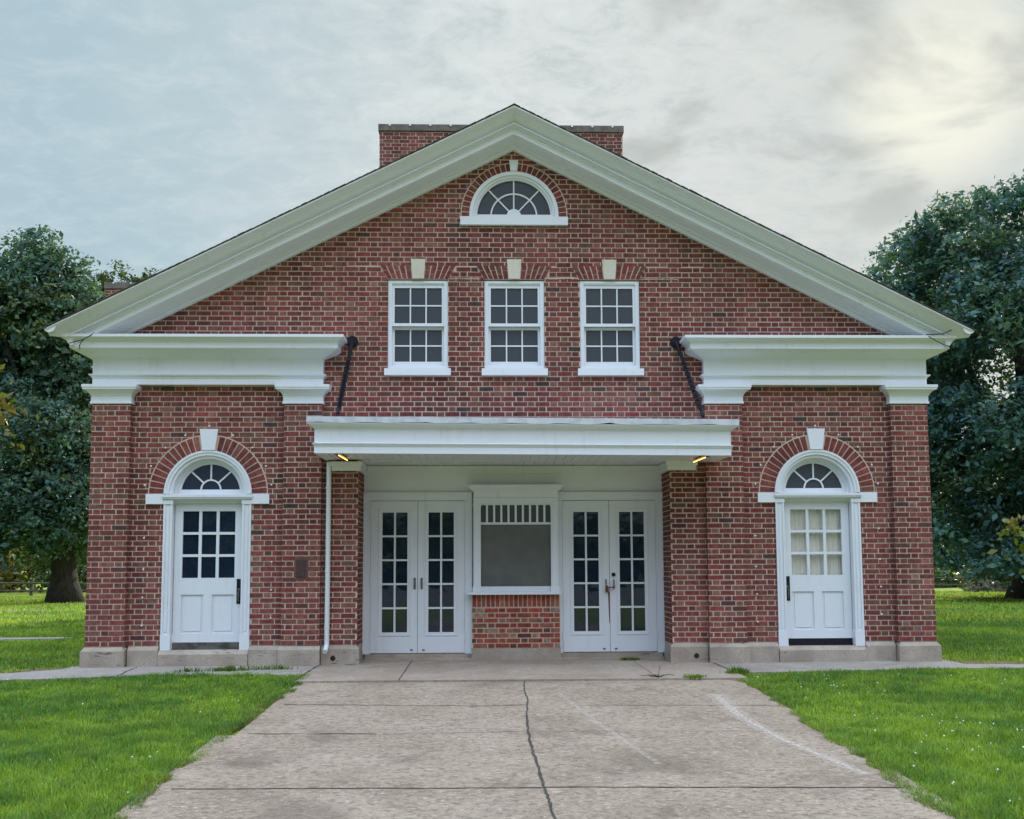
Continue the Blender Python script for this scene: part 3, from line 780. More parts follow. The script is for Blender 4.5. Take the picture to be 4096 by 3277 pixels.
ribbon(pa, fine, [.015 if i < 30 else .021 for i in range(len(fine))], .034, 1, .35)
ribbon(pa, wiggle((-2.62, -3.41), (-.5, -3.60), 26, .014) + wiggle((-.44, -3.59), (.0, -3.55), 5, .01), .016, .034, 1, .5)
ribbon(pa, wiggle((.5, -3.60), (2.7, -3.72), 22, .012), .010, .034, 1, .6)
ribbon(pa, wiggle((-2.65, -4.95), (-1.45, -5.0), 12, .010), .014, .034, 1, .6); ribbon(pa, wiggle((-1.40, -5.02), (.0, -4.95), 10, .008), .007, .034, 1, .5); ribbon(pa, wiggle((.05, -4.97), (2.65, -5.05), 20, .006), .006, .034, 1, .5)
ribbon(pa, wiggle((-2.74, -6.9), (-.02, -6.98), 26, .005), .016, .034, 1, .3); ribbon(pa, wiggle((.0, -6.96), (2.6, -7.08), 24, .006), .016, .034, 1, .4)
for y in yy[4:-1]: ribbon(pa, wiggle((-PE, y), (PE, y), 20, .004), .015, .034, 1, .3)
for (p, q, wd) in (((2.165, -2.98), (2.115, -4.3), .12), ((2.115, -4.3), (2.20, -5.36), .085), ((2.20, -5.36), (2.47, -6.7), .06)): ribbon(pa, wiggle(p, q, 14, .004), wd * .75, .0350, 2, .25); ribbon(pa, wiggle(p, q, 14, .010), wd * 1.9, .0335, 3, .2)
ribbon(pa, wiggle((.40, -2.8), (.62, -4.4), 12, .008), .06, .0335, 3, .4); ribbon(pa, wiggle((.62, -4.4), (.95, -6.3), 12, .008), .05, .0335, 3, .4)

structure(pa.build('path', [M['concrete'], m_flat('joint_dirt', (.040, .034, .027), .95, 0, (.075, .062, .05), 9), M['scrape'], M['scuff']]))

ap = MB()
ap.slab([(-2.81, .62), (-2.81, -1.90), (2.83, -1.90), (2.88, .62)], -.1, .08)
def flat_rib(mb, pts, wd, z, m=1, jit=.3):
    vs = []; n = len(pts)
    for i, p in enumerate(pts):
        a = Vector(pts[max(i - 1, 0)]); b = Vector(pts[min(i + 1, n - 1)]); d = (b - a).normalized(); q = Vector((-d.y, d.x)); ww = wd * rng.uniform(1 - jit, 1 + jit) / 2
        for e in (1, -1): v = Vector(p) + q * ww * e; vs.append((v.x, v.y, z))
    mb.add(vs, [(2 * i, 2 * i + 1, 2 * i + 3, 2 * i + 2) for i in range(n - 1)], m)
flat_rib(ap, wiggle((-1.52, .60), (-1.506, -1.89), 10, .004), .012, .084); flat_rib(ap, wiggle((1.73, .45), (1.726, -1.89), 10, .004), .006, .084)
flat_rib(ap, wiggle((-2.80, .1), (-2.80, -1.88), 14, .008), .022, .084, 1, .5); flat_rib(ap, wiggle((2.83, .1), (2.84, -1.4), 12, .008), .016, .084, 1, .5)
structure(ap.build('apron', [M['apron'], M['dark']]))
sw = MB()
sw.slab([(-2.815, .2), (-6.3, .2), (-6.32, -.25), (-6.9, -.72), (-8, -1.35), (-14, -4.2), (-14, -5.2), (-8, -2.05), (-6.58, -1.50), (-5.75, -1.32), (-4.95, -1.06), (-4.03, -1.0), (-2.815, -1.2)][::-1], -.1, .076)
flat_rib(sw, wiggle((-5.35, .0), (-5.23, -1.1), 8, .012), .018, .080, 1, .5); flat_rib(sw, wiggle((-6.9, -1.25), (-2.9, -.72), 40, .006), .010, .080, 1, .5)
structure(sw.build('sidewalk', [M['walk'], M['dark']]))
sw = MB()
sw.slab([(2.885, .2), (2.84, -1.28), (3.83, -1.20), (5.2, -1.0), (6.86, -.98), (14, -1.1), (14, -.55), (7.06, -.52), (6.3, -.42), (6.3, .2)], -.1, .076)
flat_rib(sw, wiggle((2.9, -.95), (5.0, -.78), 20, .006), .008, .080, 1, .5); flat_rib(sw, [(4.7, .0), (4.9, -.25), (5.3, -.5), (5.8, -.62)], .012, .080)
structure(sw.build('sidewalk', [M['walk'], M['dark']]))
sw = MB(); sw.slab([(-14, 5.1), (-8.75, 5.75), (-8.6, 6.0), (-9.0, 6.15), (-14, 5.75)], -.1, .068); structure(sw.build('sidewalk', [M['walk']]))
sw = MB(); sw.slab([(-40, 14.2), (-16, 17.0), (-13.5, 18.2), (-16, 18.2), (-40, 16.8)], -.1, .064); structure(sw.build('driveway', [m_flat('driveway_gravel', (.16, .15, .14), .95, 0, (.11, .10, .095), 3)]))
sw = MB(); sw.slab([(-70, -33), (-70, -66), (70, -66), (70, -33)][::1], -.7, -.505); structure(sw.build('bounce_road', [m_flat('bounce_asphalt', (.20, .195, .19), .95, 0, (.15, .147, .145), 2)]))  # unseen asphalt sheet added behind the camera to bounce neutral grey light
# bare soil patches by the corners
so = MB(); so.slab([(6.17, -.35), (7.2, -.40), (7.5, -.15), (6.9, .15), (6.17, .2)], -.1, .060); so.slab([(-6.95, -.40), (-6.17, -.12), (-6.17, .2), (-6.8, -.05)], -.1, .060)
structure(so.build('ground', [m_flat('bare_soil', (.20, .115, .075), .95, 0, (.12, .085, .05), 14)]))

# ------------------------------------------------------------------ grass
G = np.random.default_rng(11)
def vnoise(x, y, s, seed):
    g = np.random.default_rng(seed).random((64, 64)); x = x * s; y = y * s
    xi = np.floor(x).astype(int); yi = np.floor(y).astype(int); fx = x - xi; fy = y - yi
    fx = fx * fx * (3 - 2 * fx); fy = fy * fy * (3 - 2 * fy)
    a = g[xi % 64, yi % 64]; b = g[(xi + 1) % 64, yi % 64]; c = g[xi % 64, (yi + 1) % 64]; d = g[(xi + 1) % 64, (yi + 1) % 64]
    return (a * (1 - fx) + b * fx) * (1 - fy) + (c * (1 - fx) + d * fx) * fy
def gzv(y): return np.where(y >= -1.2, .05, np.where(y >= -18, .05 - .0345 * (-1.2 - y), -.5296))
def blades(x, y, hgt, wid, dry=None):
    n = len(x); a = G.random(n) * 2 * PI; h = hgt * G.uniform(.5, 1.25, n) * (.62 + .85 * vnoise(x + 70, y + 70, 3.6, 17)); ln = h * G.uniform(.15, .95, n)
    dx, dy = np.cos(a), np.sin(a); px, py = -dy, dx; w_ = wid * G.uniform(.6, 1.3, n); z = gzv(y) - .004
    def pt(t, hh, s): return np.stack([x + dx * ln * t + px * w_ * s, y + dy * ln * t + py * w_ * s, z + hh], 1)
    V = np.stack([pt(0, 0, .5), pt(0, 0, -.5), pt(.35, h * .62, -.42), pt(.35, h * .62, .42), pt(1, h * .92, .06), pt(1, h * .92, -.06)], 1).reshape(-1, 3)
    b = np.arange(n)[:, None] * 6
    F = np.concatenate([b + np.array([[0, 1, 2, 3]]), b + np.array([[3, 2, 5, 4]])], 1).reshape(-1, 4)
    p = .40 * vnoise(x + 50, y + 50, .9, 3) + .30 * vnoise(x + 50, y + 50, 3.1, 4) + .30 * vnoise(x + 50, y + 50, 9., 14)
    q = vnoise(x + 50, y + 50, .5, 5)
    k = np.clip((p - .3) * 2.0 + (q - .5) * .6, 0, 1)[:, None]
    c = np.array([[.095, .210, .040]]) * (1 - k) + np.array([[.270, .410, .050]]) * k
    c = c * G.uniform(.65, 1.35, (n, 1)); j = G.random(n) < .03 + .10 * np.clip(vnoise(x + 20, y + 20, 1.7, 19) - .55, 0, 1)
    c[j] = np.array([.20, .17, .07]) * G.uniform(.6, 1.2, (j.sum(), 1))
    if dry is not None: c = c * (1 - dry[:, None]) + np.array([[.17, .135, .065]]) * dry[:, None] * G.uniform(.6, 1.3, (n, 1))
    return V, F, np.repeat(c, 2, 0)
def join(parts):
    o = 0; Vs, Fs, Cs = [], [], []
    for V, F, C in parts: Vs.append(V); Fs.append(F + o); Cs.append(C); o += len(V)
    return np.concatenate(Vs), np.concatenate(Fs), np.concatenate(Cs)
def edge_x(y, s):                                  # ragged edge of the path
    return s * (2.74 + .05 * (vnoise(y * 0 + 3 + s, y + 40, 1.4, 8) - .5) * 2 + .05 * (vnoise(y * 0 + 9 + s, y + 40, 5, 9) - .5) * 2) - (s > 0) * .13 * np.clip((-y - 3) / 4, 0, 1) - (s < 0) * .13 * np.clip((-y - 3) / 4, 0, 1)
def walk_y(x):
    xa = np.array([-14, -8, -6.58, -5.75, -4.95, -4.03, -2.8, 2.85, 3.83, 5.2, 6.86, 14]); ya = np.array([-5.2, -2.05, -1.50, -1.32, -1.06, -1.0, -1.15, -1.28, -1.20, -1.0, -.98, -1.1])
    return np.interp(x, xa, ya)
parts = []
for s in (-1, 1):
    def region(n, y0, y1, xw):
        y = G.uniform(y0, y1, n); ex = edge_x(y, s)
        x = ex + s * G.random(n) ** .95 * xw
        wy = walk_y(x) + .06 * (vnoise(x + 30, x * 0, 6, 12) - .5); ok = (y < wy) | (np.abs(x) < 2.83) & (y < -1.25)
        return x[ok], y[ok]
    x, y = region(95000, -8.6, -4.4, 3.6); parts.append(blades(x, y, .062, .0065))
    x, y = region(80000, -4.6, -.9, 6.2); parts.append(blades(x, y, .055, .0085))
    y = G.uniform(-8.6, -1.3, 15000); x = edge_x(y, s) + s * (G.uniform(-.02, .10, 15000) - .10 * np.clip(vnoise(y * 0 + 5 + s, y + 20, 2.2, 31) * 2 - 1.0, 0, 1) * G.random(15000))
    parts.append(blades(x, y, .05, .007, np.clip(G.normal(.12 if s > 0 else .3, .3, 15000), 0, .9)))
    n = 45000; y = G.uniform(-.6, 9, n) ; x = s * G.uniform(6.15, 13.0, n); ok = (y > (walk_y(x) + .55 + .25 * (np.abs(x) - 6.2) * (s < 0) * (y < 0))) & ((np.abs(x) > 6.25) | (y < .2))
    if s < 0: ok &= ~((y > 5.1) & (y < 6.1) & (x > -14) & (x < -8.7)); ok &= (y > -.3) | (x > -6.2) | (y > (x + 6.0) * .75)
    soil = ((np.abs(x) < 7.2) & (y < .1)); ok &= ~(soil & (G.random(n) < .7))
    parts.append(blades(x[ok], y[ok], .06, .013))
    n = 42000; y = 9 + 24 * G.random(n) ** 1.4; x = s * G.uniform(8, 30, n)
    parts.append(blades(x, y, .075, .028))
V, F, C = join(parts)
o = npmesh('grass', V, F, M['blade'], C); tag(o, 'bright green mown grass growing on both sides of the concrete path', 'grass', kind='stuff')
# clover heads
n = 240; s_ = np.where(G.random(n) < .82, 1, -1); y = G.uniform(-8, -1.6, n); x = s_ * (2.9 + G.random(n) ** .9 * 3.6)
dens = vnoise(x + 50, y + 50, .8, 21) * np.where(s_ > 0, 1, .8) + np.where(s_ > 0, .12 * (-y / 8) , 0); ok = dens > .42; x, y = x[ok], y[ok]; n = len(x)
oct_ = np.array([[1, 0, 0], [-1, 0, 0], [0, 1, 0], [0, -1, 0], [0, 0, 1], [0, 0, -1]]); of = np.array([[0, 2, 4], [2, 1, 4], [1, 3, 4], [3, 0, 4], [2, 0, 5], [1, 2, 5], [3, 1, 5], [0, 3, 5]])
rr = G.uniform(.006, .011, n)
V = (np.stack([x, y, gzv(y) + G.uniform(.045, .075, n)], 1)[:, None, :] + oct_[None] * rr[:, None, None]).reshape(-1, 3)
F = (np.arange(n)[:, None, None] * 6 + of[None]).reshape(-1, 3)
tag(npmesh('clover_flowers', V, F, M['flower']), 'tiny white clover heads dotted through the front grass', 'flowers', kind='stuff')
# weeds
def weed(name, pts, label, h=.07):
    cx, cy = np.mean(pts, 0); cz = float(gz(cy)) + .02
    P = np.array(pts); n = int(260 + 160 * np.abs(np.ptp(np.array(pts)[:, 0]))); t = G.random(n) * (len(P) - 1); i = t.astype(int); f = (t - i)[:, None]
    q = P[i] * (1 - f) + P[np.minimum(i + 1, len(P) - 1)] * f + G.normal(0, .045, (n, 2))
    V, F, C = blades(q[:, 0], q[:, 1], h, .012); V = V + np.array([0, 0, .025]) - np.array([cx, cy, cz])
    o = npmesh(name, V, F, M['blade'], C * .7); o.location = (cx, cy, cz); return tag(o, label, 'weed', 'weeds in the paving cracks')
weed('weed_tuft', [(-4.6, -.75), (-4.1, -.60), (-3.9, -.62), (-3.6, -.50), (-3.1, -.44)], 'long strip of green weeds in the sidewalk below the left arched door', .06)
weed('weed_tuft', [(2.1, -1.84), (2.25, -1.82)], 'small green weed tuft at the front edge of the entrance apron', .05)
weed('weed_tuft', [(2.78, -1.38), (2.95, -1.27)], 'spreading weeds where the apron meets the right lawn', .07)
weed('weed_tuft', [(1.62, .45), (1.8, .46)], 'tiny weed tuft at the foot of the right double door', .04)
tw = MB()
for k in range(16):
    p = Vector((1.75 + rng.uniform(-.02, .02), -1.78, .085)); a = rng.uniform(0, 2 * PI); L = rng.uniform(.08, .3); up = rng.uniform(0, .04) if k else .13
    tw.tube([p, p + Vector((math.cos(a) * L * .5, math.sin(a) * L * .2, up)), p + Vector((math.cos(a) * L, math.sin(a) * L * .3, up * .6))], [.005, .004, .002], 4)
tag(tw.build('dead_weed', M['wood'], at=(1.75, -1.78, .08)), 'dead dark stalks sprawled over the apron joint', 'weed')

# ------------------------------------------------------------------ trees
def leaves(centres, radii, n, size, cols, seed, shell=.55, squash=.8, droop=.0):
    g = np.random.default_rng(seed); C = np.array(centres); Rr = np.array(radii)
    w_ = Rr ** 2; i = g.choice(len(C), n, p=w_ / w_.sum())
    m_ = max(40, n // 38); k = g.choice(len(C), m_, p=w_ / w_.sum())       # sprays
    d = g.normal(size=(m_, 3)); d /= np.linalg.norm(d, axis=1)[:, None]
    r_ = (shell + (1 - shell) * g.random(m_)) * (1 + .14 * g.normal(size=m_))
    Q = C[k] + d * (Rr[k] * r_)[:, None] * np.array([1, 1, squash])
    sp = g.integers(0, m_, n); i = k[sp]; d = d[sp]
    spr = size * g.uniform(1.8, 3.6, m_)[sp][:, None]
    off = g.normal(size=(n, 3)) * spr * np.array([1, 1, .42]) ; off[:, 2] -= .30 * (off[:, 0] ** 2 + off[:, 1] ** 2) / spr[:, 0]
    P = Q[sp] + off + d * spr * .4
    tone = g.uniform(.72, 1.28, m_)[sp]
    nrm = d * .45 + g.normal(size=(n, 3)) * .5 + np.array([0, -.05, .55]); nrm /= np.linalg.norm(nrm, axis=1)[:, None]
    t = np.cross(nrm, g.normal(size=(n, 3))); t /= np.linalg.norm(t, axis=1)[:, None]; b = np.cross(nrm, t)
    s = (size * np.exp(g.normal(-.05, .35, n)))[:, None]
    V = np.stack([P - t * s, P - b * s * .55, P + t * s - nrm * s * .25, P + b * s * .55], 1).reshape(-1, 3)
    F = np.arange(4 * n).reshape(-1, 4)
    cl = np.array(cols); kk = g.integers(0, len(cl), len(C)); mixn = g.random(n) < .35
    ci = np.where(mixn, g.integers(0, len(cl), n), kk[i])
    T = cl[ci] * (g.uniform(.75, 1.25, n) * tone)[:, None]
    return V, F, T
def make_tree(name, loc, label, trunk_r, trunk_h, lobes, n, size, cols, seed, limbs=10, group='trees around the hall', flare=1.5):
    E = empty(name, loc, label, 'tree', group)
    t = MB(); rg = random.Random(seed)
    top = max(c[2] for c, _ in lobes) * .75
    mid = np.mean([c for c, _ in lobes], 0)
    pts = []; rad = []
    for k in range(13):
        f = k / 12; z = top * f
        g = max(0, (z - trunk_h) / max(.1, top - trunk_h))
        pts.append((mid[0] * g ** 1.2 + .12 * math.sin(f * 5 + seed), mid[1] * g + .1 * math.cos(f * 4), z - .05)); rad.append(trunk_r * (flare * (1 - min(1, z / 1.0)) + 1 * min(1, z / 1.0)) * (1 - .82 * f))
    t.tube(pts, rad, 14)
    for k in range(limbs):
        c, r_ = lobes[rg.randrange(len(lobes))]; f = rg.uniform(.25, .8); a = Vector(pts[int(f * 12)]); b = Vector(c)
        m_ = a.lerp(b, .5) + Vector((0, 0, rg.uniform(-.2, .5)))
        r0 = rad[int(f * 12)] * .5; t.tube([a, m_, b], [r0, r0 * .6, r0 * .2], 7)
    t.build('trunk', M['bark'], E, smooth=True)
    V, F, T = leaves([c for c, _ in lobes], [r_ for _, r_ in lobes], n, size, cols, seed)
    npmesh('crown', V, F, M['leaf'], T, E)
    return E
def lobes_in(seed, n, cx, cy, z0, z1, prof, r0, r1):
    """lobe centres inside a crown whose half-width at height fraction f is prof(f)"""
    rg = random.Random(seed); out = []
    for k in range(n):
        f = (k + rg.random()) / n; wdt = prof(f); a = rg.uniform(0, 2 * PI); q = rg.uniform(.45, 1.0) ** .7
        r_ = rg.uniform(r0, r1); out.append(((cx + math.cos(a) * max(0, wdt - r_ * .7) * q, cy + math.sin(a) * max(0, wdt - r_ * .7) * q, z0 + (z1 - z0) * f), r_))
    return out
DK = [(.054, .124, .090), (.074, .150, .090), (.046, .110, .096), (.135, .185, .072), (.064, .134, .108)]
DK2 = [(.042, .114, .106), (.060, .136, .106), (.037, .102, .106), (.080, .156, .104), (.056, .128, .128)]
YG = [(.13, .17, .025), (.16, .16, .03), (.09, .14, .03), (.18, .15, .04)]
MG = [(.05, .09, .03), (.07, .11, .03), (.04, .08, .035)]
lob = lobes_in(3, 56, -1.75, 0, 2.6, 12.9, lambda f: 4.2 * (1 - .62 * max(0, f - .45) ** 1.0 / .55) if f > .45 else 3.6 + .6 * f / .45, 1.0, 1.75)
lob += [((-.3, .2, 12.9), 1.2), ((.4, 0, 12.0), 1.1), ((.5, .3, 9.0), 1.3), ((-3.6, 0, 13.3), 1.0), ((-1.5, 0, 14.2), 1.1), ((-2.3, .3, 13.8), 1.0), ((-.6, -.3, 13.2), 1.1), ((.9, 0, 11.6), 1.1), ((1.4, .5, 10.2), 1.3), ((-4.2, 0, 11.2), 1.3), ((-3.2, -.5, 12.6), 1.1), ((1.2, -1, 3.6), 1.2), ((-2.2, -2, 2.7), 1.2), ((.2, -2.2, 3.0), 1.1)]
make_tree('oak_tree', (-16.85, 25.2, .03), 'broad dark green tree with a thick trunk left of the brick hall', .52, 2.6, lob, 130000, .088, DK, 3, 16)
lob = lobes_in(9, 34, .6, 0, 7, 16.6, lambda f: 5.5 - 2.2 * f, 1.3, 2.0) + [((-2.3, 0, 17.0), 1.3), ((-1.2, .5, 17.6), 1.2), ((-.2, 0, 17.7), 1.2), ((.9, .3, 17.3), 1.2), ((1.7, 0, 16.8), 1.1), ((2.5, 0, 16.3), 1.1), ((.4, 0, 16.6), 1.4), ((-1.4, 0, 16.3), 1.4)]
make_tree('shade_tree', (-20.4, 42, 0.02), 'olive green tree peeking over the left roof slope beyond the big trunk', .5, 4, lob, 48000, .105, MG, 9, 8)
lob = lobes_in(5, 120, 0, 0, 1.7, 15.0, lambda f: (4.6 + 2.2 * math.sin(min(1, f * 1.5) * PI * .5)) if f < .6 else 6.8 * math.sqrt(max(.03, 1 - ((f - .6) / .45) ** 2)), 1.1, 1.9)
lob += [((-4.5, -1.5, 3.5), 1.4), ((-5.0, -1, 5.2), 1.5), ((-3.5, -2, 4.8), 1.5), ((-4, -2, 6.5), 1.5), ((-5.2, -1, 7.6), 1.4), ((-2.5, -2.5, 3.2), 1.4), ((-1, -3, 4.5), 1.5), ((-5.7, -1, 10.8), 1.0), ((-6.3, -1, 11.3), .8), ((-5.0, -1, 12.7), 1.1), ((-4.3, -1, 13.9), 1.0), ((-2.8, -1, 14.9), 1.1), ((-1.2, -1, 15.2), 1.0), ((.3, -1, 15.8), 1.1), ((-4.8, -2, 2.2), 1.2), ((-3, -3, 1.7), 1.1), ((-.5, -3, 1.6), 1.2)]
make_tree('maple_tree', (20.6, 23.5, .03), 'huge dense dark green maple rising right of the brick hall', .6, 2.0, lob, 200000, .092, DK2, 5, 20)

def young(loc, br, cols, n, label, seed):
    E = empty('young_tree', loc, label, 'tree', 'young trees at the edges of the photo')
    t = MB(); t.tube([(0, 0, -.05), (.05, 0, 2), (0, .1, 4.2), (.05, 0, 6.2)], [.07, .055, .04, .015], 8)
    C = []; Rd = []
    for (x, y, z, r_) in br: t.tube([(0, 0, max(.6, z - 1.0)), (x * .5, y * .5, z - .35), (x, y, z)], [.03, .02, .008], 6); C.append((x, y, z)); Rd.append(r_)
    t.build('trunk', M['bark'], E, smooth=True)
    V, F, T = leaves(C, Rd, n, .085, cols, seed, .2); npmesh('crown', V, F, M['leaf'], T, E)
young((-13.6, 8, .05), [(2.05, 0, 5.3, .33), (2.0, -.1, 4.95, .28), (1.2, 0, 5.4, .8), (.2, 0, 6.2, .9), (-.8, 0, 5.2, .9), (1.85, 0, 6.0, .25), (.6, .2, 4.3, .7)], YG, 3600, 'young tree with yellow green leaves reaching in at the left edge', 21)
young((13.4, 8, .05), [(-1.50, 0, 2.2, .18), (-1.72, 0, 2.42, .10), (-1.8, 0, 2.25, .08), (-1.3, 0, 2.0, .2), (.0, 0, 2.4, .7), (.3, 0, 3.4, .9), (.4, .2, 4.6, .8), (.1, .1, 1.8, .5)], YG, 3400, 'young tree with golden leaves reaching in at the right edge', 22)

def shrub(loc, r_, h, cols, n, label, seed, cat='bush', size=.13):
    E = empty('shrub', loc, label, cat, 'bushes behind the lawn fence')
    rg = random.Random(seed); lb = [((rg.uniform(-r_, r_) * .7, rg.uniform(-r_, r_) * .5, h * rg.uniform(.2, .8)), r_ * rg.uniform(.35, .6)) for _ in range(7)]
    t = MB()
    for c_, _ in lb: t.tube([(0, 0, -.05), (c_[0] * .4, c_[1] * .4, c_[2] * .5), c_], [.06, .04, .015], 5)
    t.build('stem', M['bark'], E); V, F, T = leaves([c_ for c_, _ in lb], [q for _, q in lb], n, size, cols, seed); npmesh('foliage', V, F, M['leaf'], T, E)
SH = [(-29.5, 40, 1.9, 3.4, YG), (-26.2, 41, 1.7, 3.0, YG), (-23.3, 40.5, 1.8, 3.2, MG), (-20.6, 42, 1.9, 3.6, MG), (-33, 43, 2.2, 4.2, MG), (24.4, 40, 1.2, 1.5, MG), (27.6, 41, 1.3, 1.7, YG), (31.2, 40, 1.5, 2.2, MG), (34.5, 43, 2.2, 3.5, MG)]
LB = ['yellow green bush behind the fence, farthest left but one', 'yellow green bush behind the fence, just left of the big trunk', 'mid green bush partly hidden by the big trunk', 'tall mid green bush between the big trunk and the brick corner', 'large mid green bush at the far left edge', 'low mid green bush beside the right brick corner', 'low yellow green bush under the maple', 'mid green bush behind the brush heap', 'large mid green bush at the far right edge']
for k, (x, y, r_, h, cc) in enumerate(SH): shrub((x, y, .03), r_, h, cc, 1900, LB[k], 40 + k)

def fence(x0, x1, y, label, seed):
    E = empty('rail_fence', ((x0 + x1) / 2, y, .03), label, 'fence', 'rail fences beyond the lawn'); rg = random.Random(seed); cx = (x0 + x1) / 2
    n = int((x1 - x0) / 2.6)
    for k in range(n + 1):
        x = x0 + (x1 - x0) * k / n - cx; p = MB(); p.box(x - .07, x + .07, -.06, .06, -.1, .86 + rg.uniform(-.05, .05)); p.build('post', M['wood'], E)
    for z in (.28, .62):
        p = MB()
        for k in range(n):
            a = x0 + (x1 - x0) * k / n - cx; b = a + (x1 - x0) / n; d0, d1 = rg.uniform(-.03, .03), rg.uniform(-.03, .03)
            p.tube([(a, -.07, z + d0), (b, -.07, z + d1)], .045, 6)
        p.build('rail', M['wood'], E)
fence(-46, -14, 34, 'weathered post and rail fence beyond the left lawn', 1); fence(16, 46, 35, 'weathered post and rail fence beyond the right lawn', 2)
bp = MB(); rg = random.Random(4)
for k in range(260):
    x = rg.uniform(-1.5, 1.5); h = .55 * (1 - (x / 1.6) ** 2); z = rg.uniform(.02, max(.06, h)); a = rg.uniform(-.5, .5); L = rg.uniform(.2, .8); y = rg.uniform(-.5, .5)
    bp.tube([(x - math.cos(a) * L, y, max(.0, z - math.sin(a) * L * .5)), (x + math.cos(a) * L, y + rg.uniform(-.2, .2), max(.02, z + math.sin(a) * L * .5))], rg.uniform(.012, .035), 4)
bo = bp.build('brush_heap', m_flat('dry_brush', (.26, .24, .20), .95, 0, (.16, .145, .12), 5)); bo.location = (24.3, 32.5, .05); tag(bo, 'low grey heap of dry branches under the maple', 'brush heap')

def treeline(name, y, x0, x1, h, n, seed, cols, size, label):
    g = random.Random(seed); C = []; Rd = []
    m_ = int((x1 - x0) / 3.2)
    for k in range(m_):
        for q in range(3):
            r_ = g.uniform(1.6, 2.8); C.append((x0 + (x1 - x0) * (k + g.random()) / m_, y + g.uniform(-4, 4), r_ * .6 + (h - r_ * 1.4) * g.random())); Rd.append(r_)
    V, F, T = leaves(C, Rd, n, size, cols, seed); o = npmesh(name, V, F, M['leaf'], T); tag(o, label, 'wood', kind='stuff')
treeline('woodland', 85, -80, 80, 10, 26000, 71, DK2 + MG, .55, 'far dark wood closing the view behind the fences')
treeline('woodland', -78, -90, 90, 7.5, 26000, 72, DK, .7, 'far wood behind the camera, seen mirrored in the door glass')

# ------------------------------------------------------------------ camera, light, sky
cam = bpy.data.cameras.new('camera'); co_ = bpy.data.objects.new('camera', cam); col.objects.link(co_)
yaw, pit, roll = .0283, .0869, -.0045
fw = Vector((math.sin(yaw) * math.cos(pit), math.cos(yaw) * math.cos(pit), math.sin(pit)))
rt = Vector((math.cos(yaw), -math.sin(yaw), 0)); up = rt.cross(fw)
r2 = rt * math.cos(roll) + up * math.sin(roll); u2 = up * math.cos(roll) - rt * math.sin(roll)
co_.matrix_world = Matrix.Translation((-.4503, -14.4269, 1.5218)) @ Matrix(((r2.x, u2.x, -fw.x, 0), (r2.y, u2.y, -fw.y, 0), (r2.z, u2.z, -fw.z, 0), (0, 0, 0, 1)))
cam.sensor_width = 36; cam.sensor_fit = 'HORIZONTAL'; cam.lens = 36 * 2100 / 2156; cam.shift_y = 139.54 / 2156
cam.clip_start = .1; cam.clip_end = 2000
sc.camera = co_

AZ, EL = R(25.6), R(24)                    # sun: behind the hall, to the right, veiled by cloud
sd = Vector((math.sin(AZ) * math.cos(EL), math.cos(AZ) * math.cos(EL), math.sin(EL)))
sl = bpy.data.lights.new('sun', 'SUN'); sl.energy = 5.0; sl.angle = R(4); sl.color = (1, .93, .78)
so_ = bpy.data.objects.new('sun', sl); col.objects.link(so_); so_.rotation_euler = (-sd).to_track_quat('-Z', 'Y').to_euler()

wd = bpy.data.worlds.new('World'); sc.world = wd; wd.use_nodes = True
t = NT(wd.node_tree); t.n.clear()
D = t.new('ShaderNodeTexCoord').outputs['Generated']
sky = t.new('ShaderNodeTexSky', sky_type='NISHITA', sun_disc=False, sun_elevation=EL, sun_rotation=AZ, air_density=1.2, dust_density=2.0)
sx = t.new('ShaderNodeSeparateXYZ', ins={0: D}).outputs
zc = t.math('ADD', t.math('MAXIMUM', sx[2], 0.0), .16)
cx = t.new('ShaderNodeCombineXYZ', ins={0: t.math('DIVIDE', sx[0], zc), 1: t.math('DIVIDE', sx[1], zc), 2: 0.0}).outputs[0]
rgt = t.dot(D, (math.cos(yaw), -math.sin(yaw), 0)); fwd = t.dot(D, (math.sin(yaw), math.cos(yaw), 0)); sun_ = t.dot(D, sd[:])
n1 = t.noise(cx, .8, 7, .55, .6); n2 = t.noise(t.scale(cx, 1.0, 1.35, 1), 9.0, 8, .66, .55); n3 = t.noise(cx, 3.4, 6, .52, .4); n4 = t.noise(t.scale(cx, 1.2, 1.6, 1), 30, 6, .66, .5)
lite = t.math('ADD', t.ss(rgt, -.46, .10), t.math('MULTIPLY', t.math('SUBTRACT', n1, .5), 1.2), clamp=True)
c = t.mix(lite, (.44, .59, .665), (.67, .725, .72))
rip = t.math('MULTIPLY', t.ss(n2, .38, .68), t.math('ADD', .4, t.math('MULTIPLY', t.ss(n4, .3, .7), .6)))
c = t.mix(t.math('MULTIPLY', t.ss(n2, .56, .36), t.math('MULTIPLY', t.ss(n4, .62, .40), t.math('ADD', .15, t.math('MULTIPLY', t.ss(rgt, -.30, .05), .4)))), c, (.50, .575, .585))
c = t.mix(t.math('MULTIPLY', rip, t.math('ADD', .35, t.math('MULTIPLY', t.ss(rgt, -.30, .05), .5))), c, (.80, .835, .825))
c = t.mix(t.math('MULTIPLY', t.ss(rgt, .02, .42), t.math('ADD', .45, t.math('MULTIPLY', t.ss(n2, .35, .65), .35))), c, (.68, .70, .665))
c = t.mix(t.math('MULTIPLY', t.ss(sun_, .90, .99), .10), c, (.74, .755, .70))
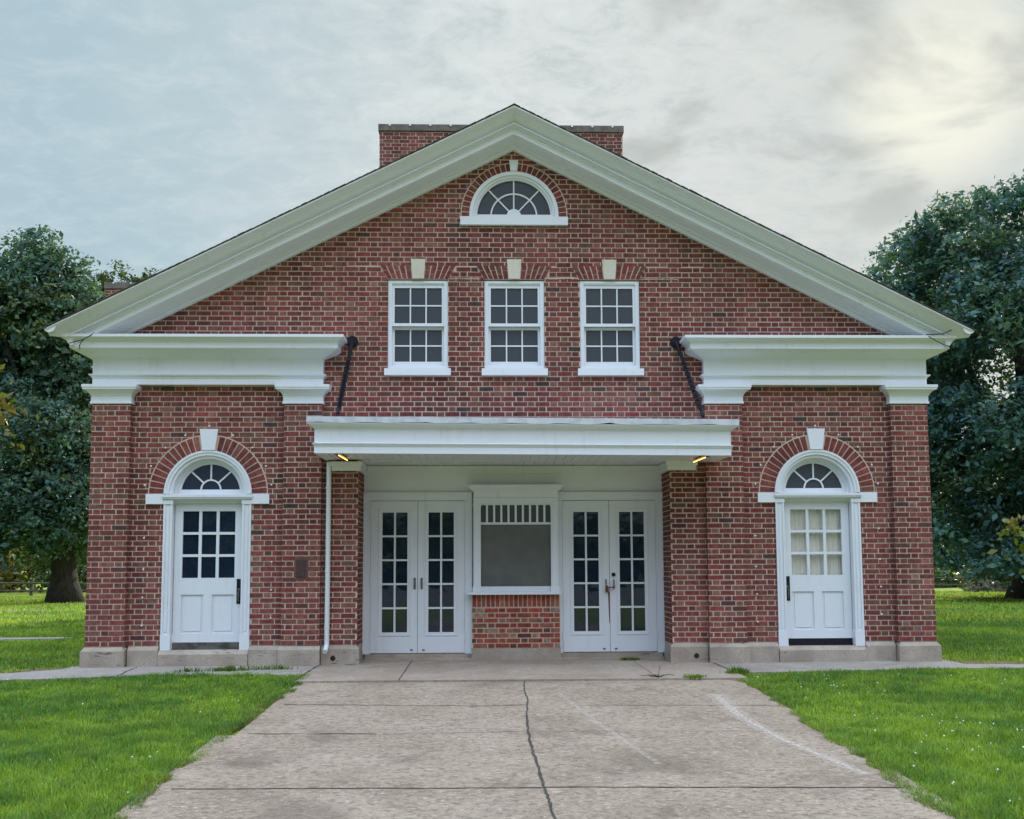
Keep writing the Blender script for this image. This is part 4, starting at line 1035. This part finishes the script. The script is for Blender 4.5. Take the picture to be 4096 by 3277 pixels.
dk = t.math('MULTIPLY', t.ss(n3, .47, .63), t.math('MULTIPLY', t.ss(sun_, .93, .975), t.ss(sx[2], .24, .36)))
c = t.mix(t.math('MULTIPLY', dk, .68), c, (.43, .455, .435))
gl = t.math('MULTIPLY', t.ss(sun_, .9955, .9999), t.math('SUBTRACT', 1.0, t.math('MULTIPLY', dk, .6))); c = t.mix(gl, c, (.97, .96, .82))
c = t.mix(.06, c, t.mix(1.0, t.mix(1.0, sky.outputs[0], (.1, .1, .1), 'MULTIPLY'), (.75, .78, .8), 'DARKEN'))
# thicker, brighter cloud overhead and behind the viewer: the overcast that lights the front
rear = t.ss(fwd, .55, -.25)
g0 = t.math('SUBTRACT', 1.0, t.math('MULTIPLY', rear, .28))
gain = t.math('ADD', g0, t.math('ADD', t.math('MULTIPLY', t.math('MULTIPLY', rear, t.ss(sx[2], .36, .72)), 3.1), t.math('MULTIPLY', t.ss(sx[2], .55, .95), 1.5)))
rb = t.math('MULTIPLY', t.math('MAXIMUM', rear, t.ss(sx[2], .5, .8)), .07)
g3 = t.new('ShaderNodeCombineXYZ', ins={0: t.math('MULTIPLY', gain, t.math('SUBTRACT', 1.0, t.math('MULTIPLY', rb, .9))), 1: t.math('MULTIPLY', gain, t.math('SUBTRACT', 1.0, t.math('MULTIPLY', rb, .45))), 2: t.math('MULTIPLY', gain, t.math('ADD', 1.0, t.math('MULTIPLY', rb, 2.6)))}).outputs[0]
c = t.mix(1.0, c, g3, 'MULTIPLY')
for l_ in list(t.l):
    pass
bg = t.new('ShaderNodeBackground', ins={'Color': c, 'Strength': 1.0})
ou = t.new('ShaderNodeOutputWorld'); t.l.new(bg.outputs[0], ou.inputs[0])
for n_ in t.n:
    if n_.type == 'MIX': n_.clamp_result = False

sc.render.engine = 'CYCLES'; sc.cycles.max_bounces = 6; sc.cycles.diffuse_bounces = 3; sc.cycles.transparent_max_bounces = 8
sc.cycles.use_denoising = True
vs_ = sc.view_settings; vs_.view_transform = 'Standard'; vs_.look = 'None'; vs_.exposure = 0; vs_.gamma = 1; vs_.use_curve_mapping = False
